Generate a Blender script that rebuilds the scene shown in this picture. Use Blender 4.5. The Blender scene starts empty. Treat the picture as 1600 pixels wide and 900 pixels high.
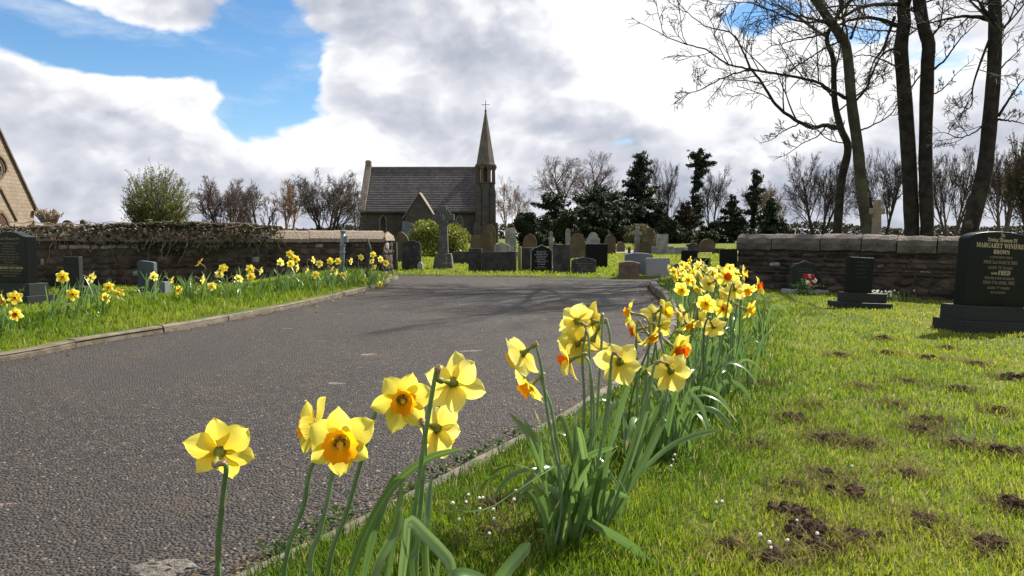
import bpy, math, random
import numpy as np
from mathutils import Vector, Matrix

random.seed(7)
rng = np.random.default_rng(7)
S = bpy.context.scene
COL = S.collection
R = math.radians

# ---------------------------------------------------------------- camera
F = 1150.0            # focal length in photograph pixels (1600 wide)
EYE = 0.8
PITCH = math.atan(82 / F)
cd = bpy.data.cameras.new('camera')
cam = bpy.data.objects.new('camera', cd)
COL.objects.link(cam)
cd.sensor_width = 36.0
cd.lens = 36.0 * F / 1600
cd.clip_start = 0.02
cd.clip_end = 6000
cam.location = (0, 0, EYE)
cam.rotation_euler = (math.pi / 2 - PITCH, 0, 0)
S.camera = cam


def ray(u, v):
    a, b = (u - 800) / F, (450 - v) / F
    return Vector((a, b * math.sin(PITCH) + math.cos(PITCH), b * math.cos(PITCH) - math.sin(PITCH)))


def P(u, v, Y):
    """The point at depth Y that the photograph shows at pixel (u, v)."""
    d = ray(u, v)
    return Vector((0, 0, EYE)) + d * (Y / d.y)


def G(u, v, z=0.0):
    d = ray(u, v)
    return Vector((0, 0, EYE)) + d * ((z - EYE) / d.z)


# ---------------------------------------------------------------- light
SUN_AZ, SUN_EL = R(50), R(43)
sdir = Vector((math.sin(SUN_AZ) * math.cos(SUN_EL), math.cos(SUN_AZ) * math.cos(SUN_EL), math.sin(SUN_EL)))
ld = bpy.data.lights.new('sun', 'SUN')
ld.energy = 5.0
ld.angle = R(0.5)
ld.color = (1.0, 0.94, 0.84)
sun = bpy.data.objects.new('sun', ld)
COL.objects.link(sun)
sun.rotation_euler = (-sdir).to_track_quat('-Z', 'Y').to_euler()
sun.location = (20, 20, 30)

S.view_settings.view_transform = 'Standard'
S.view_settings.look = 'None'
S.view_settings.gamma = 1
S.view_settings.use_curve_mapping = False
S.view_settings.exposure = 1.2
S.cycles.max_bounces = 6
S.cycles.transparent_max_bounces = 6


class NT:
    """Small helper round a node tree: sockets in, sockets out."""
    def __init__(self, tree):
        self.t = tree

    def n(self, typ, **kw):
        nd = self.t.nodes.new(typ)
        for k, v in kw.items():
            setattr(nd, k, v)
        return nd

    def put(self, sock, v):
        if v is None:
            return
        if isinstance(v, bpy.types.NodeSocket):
            self.t.links.new(v, sock)
        else:
            if sock.type == 'RGBA' and len(v) == 3:
                v = tuple(v) + (1,)
            sock.default_value = v

    def m(self, op, a, b=None, c=None, clamp=False):
        nd = self.n('ShaderNodeMath', operation=op, use_clamp=clamp)
        for s, v in zip(nd.inputs, (a, b, c)):
            self.put(s, v)
        return nd.outputs[0]

    def vm(self, op, a, b=None, scale=None):
        nd = self.n('ShaderNodeVectorMath', operation=op)
        self.put(nd.inputs[0], a)
        self.put(nd.inputs[1], b)
        if scale is not None:
            self.put(nd.inputs['Scale'], scale)
        return nd.outputs['Value'] if op in ('DOT_PRODUCT', 'LENGTH') else nd.outputs[0]

    def noise(self, vec, scale, detail=4, rough=0.55, dist=0.0, color=False):
        nd = self.n('ShaderNodeTexNoise')
        self.put(nd.inputs['Vector'], vec)
        for k, v in (('Scale', scale), ('Detail', detail), ('Roughness', rough), ('Distortion', dist)):
            self.put(nd.inputs[k], v)
        return nd.outputs['Color' if color else 'Fac']

    def voro(self, vec, scale, feature='F1', out='Distance', rnd=1.0):
        nd = self.n('ShaderNodeTexVoronoi', feature=feature)
        self.put(nd.inputs['Vector'], vec)
        self.put(nd.inputs['Scale'], scale)
        self.put(nd.inputs['Randomness'], rnd)
        return nd.outputs[out]

    def step(self, x, lo, hi, a=0.0, b=1.0):
        nd = self.n('ShaderNodeMapRange', interpolation_type='SMOOTHSTEP')
        for k, v in zip(('Value', 'From Min', 'From Max', 'To Min', 'To Max'), (x, lo, hi, a, b)):
            self.put(nd.inputs[k], v)
        return nd.outputs[0]

    def mix(self, f, a, b, blend='MIX'):
        nd = self.n('ShaderNodeMix', data_type='RGBA', blend_type=blend)
        self.put(nd.inputs[0], f)
        self.put(nd.inputs[6], a)
        self.put(nd.inputs[7], b)
        return nd.outputs[2]

    def ramp(self, f, stops):
        nd = self.n('ShaderNodeValToRGB')
        cr = nd.color_ramp
        while len(cr.elements) < len(stops):
            cr.elements.new(0.5)
        for e, (p, c) in zip(cr.elements, stops):
            e.position = p
            e.color = tuple(c) + (1,)
        self.put(nd.inputs[0], f)
        return nd.outputs[0]


# sky: Nishita air with cumulus mixed over it, the clouds by direction
W = bpy.data.worlds.new('World')
S.world = W
W.use_nodes = True
W.node_tree.nodes.clear()
w = NT(W.node_tree)
sky = w.n('ShaderNodeTexSky', sky_type='NISHITA', sun_disc=False)
sky.sun_elevation = SUN_EL
sky.sun_rotation = SUN_AZ
sky.altitude = 50
sky.air_density = 1.0
sky.dust_density = 0.15
sky.ozone_density = 3.0
bg_sky = w.n('ShaderNodeBackground')
hs = w.n('ShaderNodeHueSaturation')
hs.inputs['Saturation'].default_value = 1.22
w.put(hs.inputs['Color'], sky.outputs[0])
w.put(bg_sky.inputs[0], hs.outputs[0])
bg_sky.inputs[1].default_value = 0.066
tc = w.n('ShaderNodeTexCoord')
D = tc.outputs['Generated']
sep = w.n('ShaderNodeSeparateXYZ')
w.put(sep.inputs[0], D)
az = w.m('ARCTAN2', sep.outputs[0], sep.outputs[1])
el = w.m('ARCSINE', sep.outputs[2])


def azel(u, v):
    d = ray(u, v).normalized()
    return math.atan2(d.x, d.y), math.asin(d.z)


def blob(u, v, su, sv, amp, tilt=0.0):
    a0, e0 = azel(u, v)
    x = w.m('SUBTRACT', az, a0)
    y = w.m('SUBTRACT', el, e0)
    c, s = math.cos(tilt), math.sin(tilt)
    p = w.m('MULTIPLY_ADD', x, c * F / su, w.m('MULTIPLY', y, s * F / su))
    q = w.m('MULTIPLY_ADD', y, c * F / sv, w.m('MULTIPLY', x, -s * F / sv))
    r2 = w.m('MULTIPLY_ADD', p, p, w.m('MULTIPLY', q, q))
    return w.m('MULTIPLY', w.m('EXPONENT', w.m('MULTIPLY', r2, -1.0)), amp)


def total(items, base):
    t = base
    for it in items:
        t = w.m('ADD', t, blob(*it))
    return t


# how much cloud: negative blobs are the gaps of blue, positive ones the heaps
cover = total([
    (70, 42, 150, 50, -0.56), (205, 92, 105, 30, -0.52), (420, 72, 74, 74, -0.55), (428, 140, 74, 58, -0.55),
    (385, 190, 34, 34, -0.26), (490, 178, 60, 14, -0.22), (1195, 24, 60, 28, -0.42), (60, 160, 60, 10, 0.12),
    (285, 24, 92, 34, 0.42), (292, 130, 62, 30, 0.26), (215, 118, 40, 18, -0.10), (100, 200, 150, 60, 0.12), (860, 170, 220, 80, 0.15), (640, 40, 120, 60, 0.2),
    (560, 90, 90, 120, 0.25), (460, 165, 40, 12, 0.20),
], 0.17)
warp = w.vm('SCALE', w.vm('SUBTRACT', w.noise(D, 3.2, 3, 0.5, color=True), (0.5, 0.5, 0.5)), scale=0.13)
mp = w.vm('ADD', w.vm('MULTIPLY', D, (1.0, 1.0, 1.55)), warp)
lit = Vector((sdir.x, sdir.y, sdir.z * 1.55)) * 0.055
n1 = w.noise(mp, 3.3, 9, 0.56)
n2 = w.noise(w.vm('ADD', mp, tuple(lit)), 3.3, 5, 0.54)
n3 = w.noise(mp, 1.6, 3, 0.5)
fine = w.vm('ADD', mp, w.vm('SCALE', w.vm('SUBTRACT', w.noise(mp, 14.0, 4, 0.6, color=True), (0.5, 0.5, 0.5)), scale=0.05))


def billow(vec):
    """Rounded heads piled on rounded heads."""
    t = None
    for sc, am in ((6.0, 0.50), (12.5, 0.28), (27.0, 0.15), (60.0, 0.07)):
        v = w.m('MULTIPLY', w.m('SUBTRACT', 0.62, w.voro(vec, sc)), am)
        t = v if t is None else w.m('ADD', t, v)
    return w.m('MULTIPLY_ADD', t, 1.35, 0.42)


puff = billow(fine)
n1p = w.m('MULTIPLY_ADD', w.m('SUBTRACT', puff, 0.5), 0.42, n1)
dens = w.m('ADD', w.m('MULTIPLY_ADD', w.m('SUBTRACT', n1p, 0.5), 1.5, 0.5), cover)
wisp = w.m('MULTIPLY', w.step(w.noise(w.vm('MULTIPLY', mp, (1.0, 1.0, 2.2)), 5.0, 7, 0.62), 0.44, 0.78), 0.55)
mask = w.m('MAXIMUM', w.step(dens, 0.44, 0.62), wisp)
puff2 = billow(w.vm('ADD', fine, tuple(lit * 0.45)))
relief = w.m('MULTIPLY_ADD', w.m('SUBTRACT', n1, n2), 2.0, w.m('MULTIPLY', w.m('SUBTRACT', puff, puff2), 0.95))
thin = w.step(dens, 0.50, 0.82, 0.18, -0.10)
big = w.m('MULTIPLY', w.m('SUBTRACT', n3, 0.5), 0.5)
tone = total([
    (310, 130, 75, 55, 0.26), (110, 150, 130, 45, 0.18), (960, 110, 150, 85, 0.40), (1260, 120, 170, 70, 0.30), (1100, 20, 160, 60, 0.15),
    (640, 120, 120, 60, 0.12), (470, 215, 90, 28, 0.25), (1120, 215, 130, 40, 0.18, -0.5), (560, 235, 120, 40, 0.16), (480, 250, 160, 40, 0.12),
    (300, 30, 120, 40, -0.10), (640, 20, 180, 60, -0.06), (850, 205, 150, 50, -0.06), (1010, 245, 170, 45, -0.22),
    (100, 265, 220, 50, -0.04), (1480, 180, 160, 60, -0.10), (330, 225, 110, 26, -0.04), (1180, 300, 200, 40, -0.10),
    (1400, 140, 200, 80, 0.12),
], 0.68)
tone = w.m('ADD', w.m('ADD', tone, relief), w.m('ADD', thin, big), clamp=True)
ccol = w.ramp(tone, [(0.0, (0.36, 0.395, 0.475)), (0.35, (0.50, 0.53, 0.615)), (0.6, (0.68, 0.695, 0.76)), (0.82, (0.90, 0.905, 0.94)), (1.0, (1.0, 1.0, 1.0))])
bg_cl = w.n('ShaderNodeBackground')
w.put(bg_cl.inputs[0], ccol)
bg_cl.inputs[1].default_value = 0.47
mx = w.n('ShaderNodeMixShader')
w.put(mx.inputs[0], mask)
w.t.links.new(bg_sky.outputs[0], mx.inputs[1])
w.t.links.new(bg_cl.outputs[0], mx.inputs[2])
wo = w.n('ShaderNodeOutputWorld')
w.t.links.new(mx.outputs[0], wo.inputs[0])
W.cycles.sampling_method = 'MANUAL'
W.cycles.sample_map_resolution = 512


# ---------------------------------------------------------------- materials
def mat(name, col, col2=None, scale=8.0, rough=0.85, bump=0.0, bscale=None, spec=0.3, vary=0.0,
        detail=5, lo=0.35, hi=0.65, spots=None, sheen=0.0, local=False, transl=0.0, build=None):
    """Principled surface: two colours mixed by noise, an optional third in spots, bump, per-object variation."""
    m = bpy.data.materials.new(name)
    m.use_nodes = True
    t = NT(m.node_tree)
    bs = m.node_tree.nodes['Principled BSDF']
    out = m.node_tree.nodes['Material Output']
    pos = t.n('ShaderNodeTexCoord').outputs['Object'] if local else t.n('ShaderNodeNewGeometry').outputs['Position']
    c = col
    if col2 is not None:
        c = t.mix(t.step(t.noise(pos, scale, detail), lo, hi), col, col2)
    if spots is not None:
        scol, ssc, slo, shi = spots
        c = t.mix(t.step(t.noise(pos, ssc, 4, 0.6), slo, shi), c, scol)
    if vary:
        r = t.n('ShaderNodeObjectInfo').outputs['Random']
        hv = t.n('ShaderNodeHueSaturation')
        t.put(hv.inputs['Value'], t.m('MULTIPLY_ADD', r, 2 * vary, 1 - vary))
        t.put(hv.inputs['Saturation'], t.m('MULTIPLY_ADD', t.m('FRACT', t.m('MULTIPLY', r, 7.3)), vary, 1 - vary / 2))
        t.put(hv.inputs['Color'], c)
        c = hv.outputs[0]
    if build is not None:
        c = build(t, pos, c)
    t.put(bs.inputs['Base Color'], c)
    bs.inputs['Roughness'].default_value = rough
    bs.inputs['Specular IOR Level'].default_value = spec
    if bump:
        b = t.n('ShaderNodeBump')
        b.inputs['Strength'].default_value = 1.0
        b.inputs['Distance'].default_value = bump
        t.put(b.inputs['Height'], t.noise(pos, bscale or scale * 3, 6, 0.6))
        t.put(bs.inputs['Normal'], b.outputs[0])
    if transl:
        tr = t.n('ShaderNodeBsdfTranslucent')
        t.put(tr.inputs[0], c)
        ms = t.n('ShaderNodeMixShader')
        ms.inputs[0].default_value = transl
        t.t.links.new(bs.outputs[0], ms.inputs[1])
        t.t.links.new(tr.outputs[0], ms.inputs[2])
        t.t.links.new(ms.outputs[0], out.inputs[0])
    return m


def tinted(name, stops, transl=0.45, rough=0.5, spec=0.25):
    """Foliage: colour by the mesh's own 'tint' attribute (a random number per blade or leaf)."""
    m = bpy.data.materials.new(name)
    m.use_nodes = True
    t = NT(m.node_tree)
    bs = m.node_tree.nodes['Principled BSDF']
    at = t.n('ShaderNodeAttribute', attribute_name='tint')
    c = t.ramp(at.outputs['Fac'], stops)
    t.put(bs.inputs['Base Color'], c)
    bs.inputs['Roughness'].default_value = rough
    bs.inputs['Specular IOR Level'].default_value = spec
    tr = t.n('ShaderNodeBsdfTranslucent')
    t.put(tr.inputs[0], c)
    ms = t.n('ShaderNodeMixShader')
    ms.inputs[0].default_value = transl
    t.t.links.new(bs.outputs[0], ms.inputs[1])
    t.t.links.new(tr.outputs[0], ms.inputs[2])
    t.t.links.new(ms.outputs[0], m.node_tree.nodes['Material Output'].inputs[0])
    return m


# ---------------------------------------------------------------- mesh helpers
def tag(o, label=None, cat=None, group=None, kind=None):
    for k, v in (('label', label), ('category', cat), ('group', group), ('kind', kind)):
        if v:
            o[k] = v
    return o


def thing(name, label, cat, loc=(0, 0, 0), rot=(0, 0, 0), group=None):
    o = bpy.data.objects.new(name, None)
    COL.objects.link(o)
    o.location = loc
    o.rotation_euler = rot
    o.empty_display_size = 0.1
    return tag(o, label, cat, group)


def link(name, me, parent=None, loc=None, rot=None, kind=None):
    o = bpy.data.objects.new(name, me)
    COL.objects.link(o)
    if parent is not None:
        o.parent = parent
    if loc is not None:
        o.location = loc
    if rot is not None:
        o.rotation_euler = rot
    if kind:
        o['kind'] = kind
    return o


class MB:
    """Collects vertices and faces, then makes ONE mesh."""
    def __init__(self):
        self.v, self.f, self.mi = [], [], []
        self.cur = 0

    def add(self, vs, fs):
        o = len(self.v)
        self.v.extend([tuple(p) for p in vs])
        for f in fs:
            self.f.append(tuple(i + o for i in f))
            self.mi.append(self.cur)
        return self

    def box(self, x0, x1, y0, y1, z0, z1):
        vs = [(x, y, z) for z in (z0, z1) for y in (y0, y1) for x in (x0, x1)]
        return self.add(vs, [(0, 2, 3, 1), (4, 5, 7, 6), (0, 1, 5, 4), (2, 6, 7, 3), (0, 4, 6, 2), (1, 3, 7, 5)])

    def frustum(self, a, z0, b, z1, cx=0, cy=0):
        """a, b: half sizes (x, y) at z0 and z1."""
        vs = [(cx + sx * h[0], cy + sy * h[1], z) for h, z in ((a, z0), (b, z1)) for sx, sy in ((-1, -1), (1, -1), (1, 1), (-1, 1))]
        return self.add(vs, [(3, 2, 1, 0), (4, 5, 6, 7)] + [(i, (i + 1) % 4, 4 + (i + 1) % 4, 4 + i) for i in range(4)])

    def prism(self, outline, y0, y1):
        """outline: (x, z) counter-clockwise seen from -Y; extruded from y0 (front) to y1."""
        n = len(outline)
        vs = [(x, y0, z) for x, z in outline] + [(x, y1, z) for x, z in outline]
        return self.add(vs, [tuple(range(n)), tuple(range(2 * n - 1, n - 1, -1))] + [(i, i + n, (i + 1) % n + n, (i + 1) % n) for i in range(n)])

    def tube(self, pts, rad, k=6, cap=True):
        pts = [Vector(p) for p in pts]
        n = len(pts)
        if not hasattr(rad, '__len__'):
            rad = [rad] * n
        up = Vector((0.13, 0.31, 0.94))
        vs = []
        a = None
        for i, p in enumerate(pts):
            d = (pts[min(i + 1, n - 1)] - pts[max(i - 1, 0)])
            if d.length < 1e-9:
                d = Vector((0, 0, 1))
            d.normalize()
            if a is None:
                a = d.cross(up)
                if a.length < 1e-3:
                    a = d.cross(Vector((1, 0, 0)))
            a = (a - d * a.dot(d)).normalized()
            b = d.cross(a)
            for j in range(k):
                t = 2 * math.pi * j / k
                vs.append(p + (a * math.cos(t) + b * math.sin(t)) * rad[i])
        fs = [(i * k + j, i * k + (j + 1) % k, (i + 1) * k + (j + 1) % k, (i + 1) * k + j) for i in range(n - 1) for j in range(k)]
        if cap:
            fs += [tuple(range(k - 1, -1, -1)), tuple((n - 1) * k + j for j in range(k))]
        return self.add(vs, fs)

    def grid(self, rows):
        """rows: list of equally long lists of points."""
        m = len(rows[0])
        vs = [p for r in rows for p in r]
        return self.add(vs, [(i * m + j, i * m + j + 1, (i + 1) * m + j + 1, (i + 1) * m + j) for i in range(len(rows) - 1) for j in range(m - 1)])

    def lathe(self, prof, k=12, c=(0, 0, 0)):
        """prof: (radius, z) from the bottom up."""
        vs = [(c[0] + r * math.cos(2 * math.pi * j / k), c[1] + r * math.sin(2 * math.pi * j / k), c[2] + z) for r, z in prof for j in range(k)]
        n = len(prof)
        return self.add(vs, [(i * k + j, i * k + (j + 1) % k, (i + 1) * k + (j + 1) % k, (i + 1) * k + j) for i in range(n - 1) for j in range(k)]
                        + [tuple(range(k - 1, -1, -1)), tuple((n - 1) * k + j for j in range(k))])

    def mesh(self, name, mats, smooth=False):
        me = bpy.data.meshes.new(name)
        me.from_pydata(self.v, [], self.f)
        for m in (mats if isinstance(mats, (list, tuple)) else [mats]):
            me.materials.append(m)
        if any(self.mi):
            me.polygons.foreach_set('material_index', self.mi)
        if smooth:
            me.polygons.foreach_set('use_smooth', [True] * len(me.polygons))
        return me

    def build(self, name, mats, parent=None, smooth=False, loc=None, rot=None, kind=None, bevel=0.0):
        o = link(name, self.mesh(name, mats, smooth), parent, loc, rot, kind)
        if bevel:
            b = o.modifiers.new('edge', 'BEVEL')
            b.width = bevel
            b.segments = 2
            b.limit_method = 'ANGLE'
        return o


def np_mesh(name, V, Fq, m, tint=None, smooth=False):
    """V (n,3), Fq (m,k) index array with k = 3 or 4 (or a list of such arrays)."""
    me = bpy.data.meshes.new(name)
    Fs = Fq if isinstance(Fq, list) else [Fq]
    me.vertices.add(len(V))
    me.vertices.foreach_set('co', np.ascontiguousarray(V, dtype=np.float32).ravel())
    idx = np.concatenate([f.ravel() for f in Fs]).astype(np.int32)
    cnt = np.concatenate([np.full(len(f), f.shape[1]) for f in Fs]).astype(np.int32)
    me.loops.add(len(idx))
    me.loops.foreach_set('vertex_index', idx)
    me.polygons.add(len(cnt))
    me.polygons.foreach_set('loop_start', np.concatenate([[0], np.cumsum(cnt)[:-1]]).astype(np.int32))
    if smooth:
        me.polygons.foreach_set('use_smooth', np.ones(len(cnt), dtype=bool))
    me.materials.append(m)
    if tint is not None:
        a = me.attributes.new('tint', 'FLOAT', 'POINT')
        a.data.foreach_set('value', np.ascontiguousarray(tint, dtype=np.float32))
    me.update(calc_edges=True)
    return me


def spline(pts, n):
    """Catmull-Rom through pts, n samples."""
    pts = [Vector(p) for p in pts]
    q = [pts[0] * 2 - pts[1]] + pts + [pts[-1] * 2 - pts[-2]]
    out = []
    m = len(pts) - 1
    for i in range(n):
        t = i / (n - 1) * m
        k = min(int(t), m - 1)
        f = t - k
        a, b, c, d = q[k:k + 4]
        out.append(0.5 * ((2 * b) + (c - a) * f + (2 * a - 5 * b + 4 * c - d) * f * f + (3 * b - a - 3 * c + d) * f ** 3))
    return out


_lat = rng.random((256, 256))


def vnoise(x, y, s=1.0, octv=3):
    """Value noise on arrays, about 0..1."""
    out = np.zeros_like(x)
    amp, tot = 1.0, 0.0
    for o in range(octv):
        X, Y = x * s * 2 ** o + 17.3 * o, y * s * 2 ** o + 5.1 * o
        i, j = np.floor(X).astype(int), np.floor(Y).astype(int)
        fx, fy = X - i, Y - j
        fx, fy = fx * fx * (3 - 2 * fx), fy * fy * (3 - 2 * fy)
        i0, j0, i1, j1 = i % 256, j % 256, (i + 1) % 256, (j + 1) % 256
        out += amp * ((_lat[i0, j0] * (1 - fx) + _lat[i1, j0] * fx) * (1 - fy) + (_lat[i0, j1] * (1 - fx) + _lat[i1, j1] * fx) * fy)
        tot += amp
        amp *= 0.5
    return out / tot
# ================================================================ SETTING
def sm(x):
    x = np.clip(x, 0, 1)
    return x * x * (3 - 2 * x)


RK = [(-1.45, -0.4), (-1.02, 0.8)] + [tuple(G(u, v, .02)[:2]) for u, v in
      ((385, 892), (480, 850), (590, 797), (700, 742), (800, 690), (900, 636), (985, 580), (1035, 525), (1049, 492), (1034, 467), (1018, 452))]
RK += [(2.26, 11.9), (2.55, 12.4), (3.3, 12.62), (6.0, 12.7)]
LK = [(-4.6, -0.6), (-4.1, 2.2)] + [tuple(G(u, v, .02)[:2]) for u, v in
      ((0, 561), (122, 538), (200, 525), (300, 509), (400, 490), (480, 474), (545, 459), (592, 447))]
LK += [(-2.13, 12.6), (-2.08, 13.3), (-2.2, 14.0), (-2.55, 14.5)]
rk = np.array(spline([(x, y, 0) for x, y in RK], 260))[:, :2]
lk = np.array(spline([(x, y, 0) for x, y in LK], 220))[:, :2]
RKy, RKx = np.maximum.accumulate(rk[:, 1]), rk[:, 0]
LKy, LKx = np.maximum.accumulate(lk[:, 1]), lk[:, 0]


def krx(y):
    return np.interp(y, RKy, RKx)


def klx(y):
    return np.interp(y, LKy, LKx)


def z_right(x, y):
    x, y = np.asarray(x, float), np.asarray(y, float)
    d = x - krx(y)
    kh = np.interp(y, [0, 5, 7, 12], [0.022, 0.03, 0.07, 0.075])
    return kh + 0.035 * sm(d / 0.5) - 0.035 * np.clip(x - 1.8, 0, 9) + 0.03 * (vnoise(x, y, 1.7, 3) - 0.5) * sm(d / 0.3)


def z_left(x, y):
    x, y = np.asarray(x, float), np.asarray(y, float)
    d = klx(y) - x
    return 0.042 + 0.09 * sm(d / 0.9) - 0.20 * sm((d - 1.0) / 2.2) + 0.03 * (vnoise(x, y, 1.5, 3) - 0.5) * sm(d / 0.3)


FAR_EDGE = [(-60, 15.0), (-2.6, 14.85), (0, 14.15), (2.8, 13.35), (8, 13.3), (60, 13.3)]


def far_y(x):
    return np.interp(x, [p[0] for p in FAR_EDGE], [p[1] for p in FAR_EDGE])


def z_far(x, y):
    x, y = np.asarray(x, float), np.asarray(y, float)
    return 0.02 + 0.03 * sm((y - far_y(x)) / 0.3) + 0.02 * (vnoise(x, y, .6, 3) - 0.5)


def zg(x, y):
    """Height of whatever ground lies at (x, y)."""
    if y > float(far_y(x)):
        return float(z_far(np.array([x]), np.array([y]))[0])
    if x > float(krx(y)):
        return float(z_right(np.array([x]), np.array([y]))[0])
    if x < float(klx(y)):
        return float(z_left(np.array([x]), np.array([y]))[0])
    return 0.0


def turf_colour(t, pos, c):
    big = t.step(t.noise(pos, 1.3, 4), 0.35, 0.65)
    c = t.mix(big, (0.055, 0.090, 0.014), (0.115, 0.130, 0.022))
    return t.mix(t.step(t.noise(pos, 38, 4, 0.65), 0.52, 0.70), c, (0.10, 0.080, 0.040))


TURF = mat('turf', (0.05, 0.08, 0.012), rough=0.95, bump=0.02, bscale=60, build=turf_colour, spec=0.1)
SOIL = mat('soil', (0.032, 0.022, 0.014), (0.075, 0.050, 0.030), 30, 0.95, 0.012, 70, spec=0.1)


def asphalt_colour(t, pos, c):
    v = t.voro(pos, 100, out='Color')
    sp = t.n('ShaderNodeSeparateColor')
    t.put(sp.inputs[0], v)
    g = t.m('POWER', sp.outputs[0], 1.6)
    c = t.mix(g, (0.008, 0.0066, 0.0058), (0.086, 0.068, 0.057))
    c = t.mix(t.step(sp.outputs[1], 0.975, 0.985), c, (0.19, 0.165, 0.145))
    big = t.noise(pos, 0.55, 4)
    c = t.mix(t.step(big, 0.35, 0.7, 0.0, 0.35), c, (0.066, 0.054, 0.047))
    # worn pale scuffs and rusty mossy patches
    sc = t.vm('MULTIPLY', pos, (1.0, 2.6, 1.0))
    c = t.mix(t.step(t.noise(sc, 2.4, 3, 0.5), 0.70, 0.725, 0, 0.7), c, (0.27, 0.21, 0.175))
    c = t.mix(t.m('MULTIPLY', t.step(t.noise(pos, 1.7, 5, 0.65), 0.55, 0.68), t.step(t.noise(pos, 14, 3, 0.6), 0.42, 0.6, 0, 0.8)), c, (0.085, 0.056, 0.026))
    c = t.mix(t.step(t.noise(t.vm('MULTIPLY', pos, (1.0, 0.35, 1.0)), 1.1, 4, 0.6), 0.5, 0.68, 0, 0.5), c, (0.030, 0.026, 0.024))
    return c


ASPHALT = mat('asphalt', (0.05, 0.05, 0.05), rough=0.75, build=asphalt_colour, spec=0.35)
_t = NT(ASPHALT.node_tree)
_b = _t.n('ShaderNodeBump')
_b.inputs['Distance'].default_value = 0.020
_pos = _t.n('ShaderNodeNewGeometry').outputs['Position']
_t.put(_b.inputs['Height'], _t.m('ADD', _t.m('MULTIPLY', _t.voro(_pos, 100), -0.9), _t.m('MULTIPLY', _t.noise(_pos, 45, 5, 0.7), 0.7)))
_t.put(ASPHALT.node_tree.nodes['Principled BSDF'].inputs['Normal'], _b.outputs[0])

# one sheet to the horizon, everything else lies above it
gm = MB()
xs = [-3000, -400, -80, -20, 20, 80, 400, 3000]
ys = [-60, -8, 12, 40, 120, 400, 1200, 4500]
gm.grid([[(x, y, -0.30) for x in xs] for y in ys])
gm.build('ground', TURF, kind='structure')


def sheet(name, rows, m, kind='structure'):
    b = MB()
    b.grid(rows)
    return b.build(name, m, smooth=True, kind=kind)


Ys = np.concatenate([np.linspace(-0.4, 2, 14), np.linspace(2.15, 12.6, 62)])
rows = []
for y in Ys:
    a, b = float(klx(y)) - 0.06, float(krx(y)) + 0.03
    rows.append([(a + (b - a) * t, y, 0.006 * math.sin(math.pi * t)) for t in np.linspace(0, 1, 12)])
sheet('road', rows, ASPHALT)
# the junction beyond: from the right kerb line to the edge of the far grass
rows = []
for x in np.linspace(-2.45, 12, 40):
    y0 = 12.6 if x < 3.3 else 12.62
    rows.append([(x, y0 + (far_y(x) + 0.12 - y0) * t, 0.0) for t in (0, 0.5, 1)])
sheet('road', [list(r) for r in zip(*rows)], ASPHALT)

rows = []
dd = np.concatenate([np.linspace(0, 1.2, 22), np.linspace(1.35, 12, 34)])
for y in Ys:
    x = float(krx(y)) + dd
    rows.append(list(zip(x, np.full_like(x, y), z_right(x, np.full_like(x, y)))))
sheet('lawn', rows, TURF)
rows = []
for y in np.concatenate([Ys, np.linspace(12.7, 14.9, 12)]):
    x = float(klx(y)) - dd[::-1] * (1 if y < 14.3 else 1)
    rows.append(list(zip(x, np.full_like(x, y), z_left(x, np.full_like(x, y)))))
sheet('verge', rows, TURF)
rows = []
fx = np.concatenate([np.linspace(-200, -12, 12), np.linspace(-10, 14, 60), np.linspace(16, 200, 12)])
for f in (0, 0.05, 0.12, 0.3, 0.6, 1, 1.6, 2.4, 4, 7, 12, 20, 32, 60, 100, 180, 400):
    y = far_y(fx) + f
    rows.append(list(zip(fx, y, z_far(fx, y) if f else np.full_like(fx, -0.02))))
sheet('lawn', rows, TURF)
b = MB()
b.grid([[(x, y, 0.075) for x in np.linspace(1.0, 26, 12)] for y in (30.5, 37.0)])
b.build('path', mat('path_gravel', (0.16, 0.145, 0.135), (0.21, 0.19, 0.175), 3, 0.9, spec=0.2), kind='structure')

# ---------------------------------------------------------------- kerbs: one object per kerb, a stone each
KERB = mat('kerb_concrete', (0.088, 0.072, 0.055), (0.14, 0.117, 0.09), 9, 0.9, 0.006, 90, vary=0.12, spots=((0.085, 0.085, 0.045), 16, 0.56, 0.68))
KERBD = mat('kerb_concrete_dark', (0.075, 0.064, 0.054), (0.15, 0.13, 0.11), 9, 0.9, 0.006, 90, vary=0.12, spots=((0.07, 0.075, 0.035), 16, 0.54, 0.66))


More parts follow.
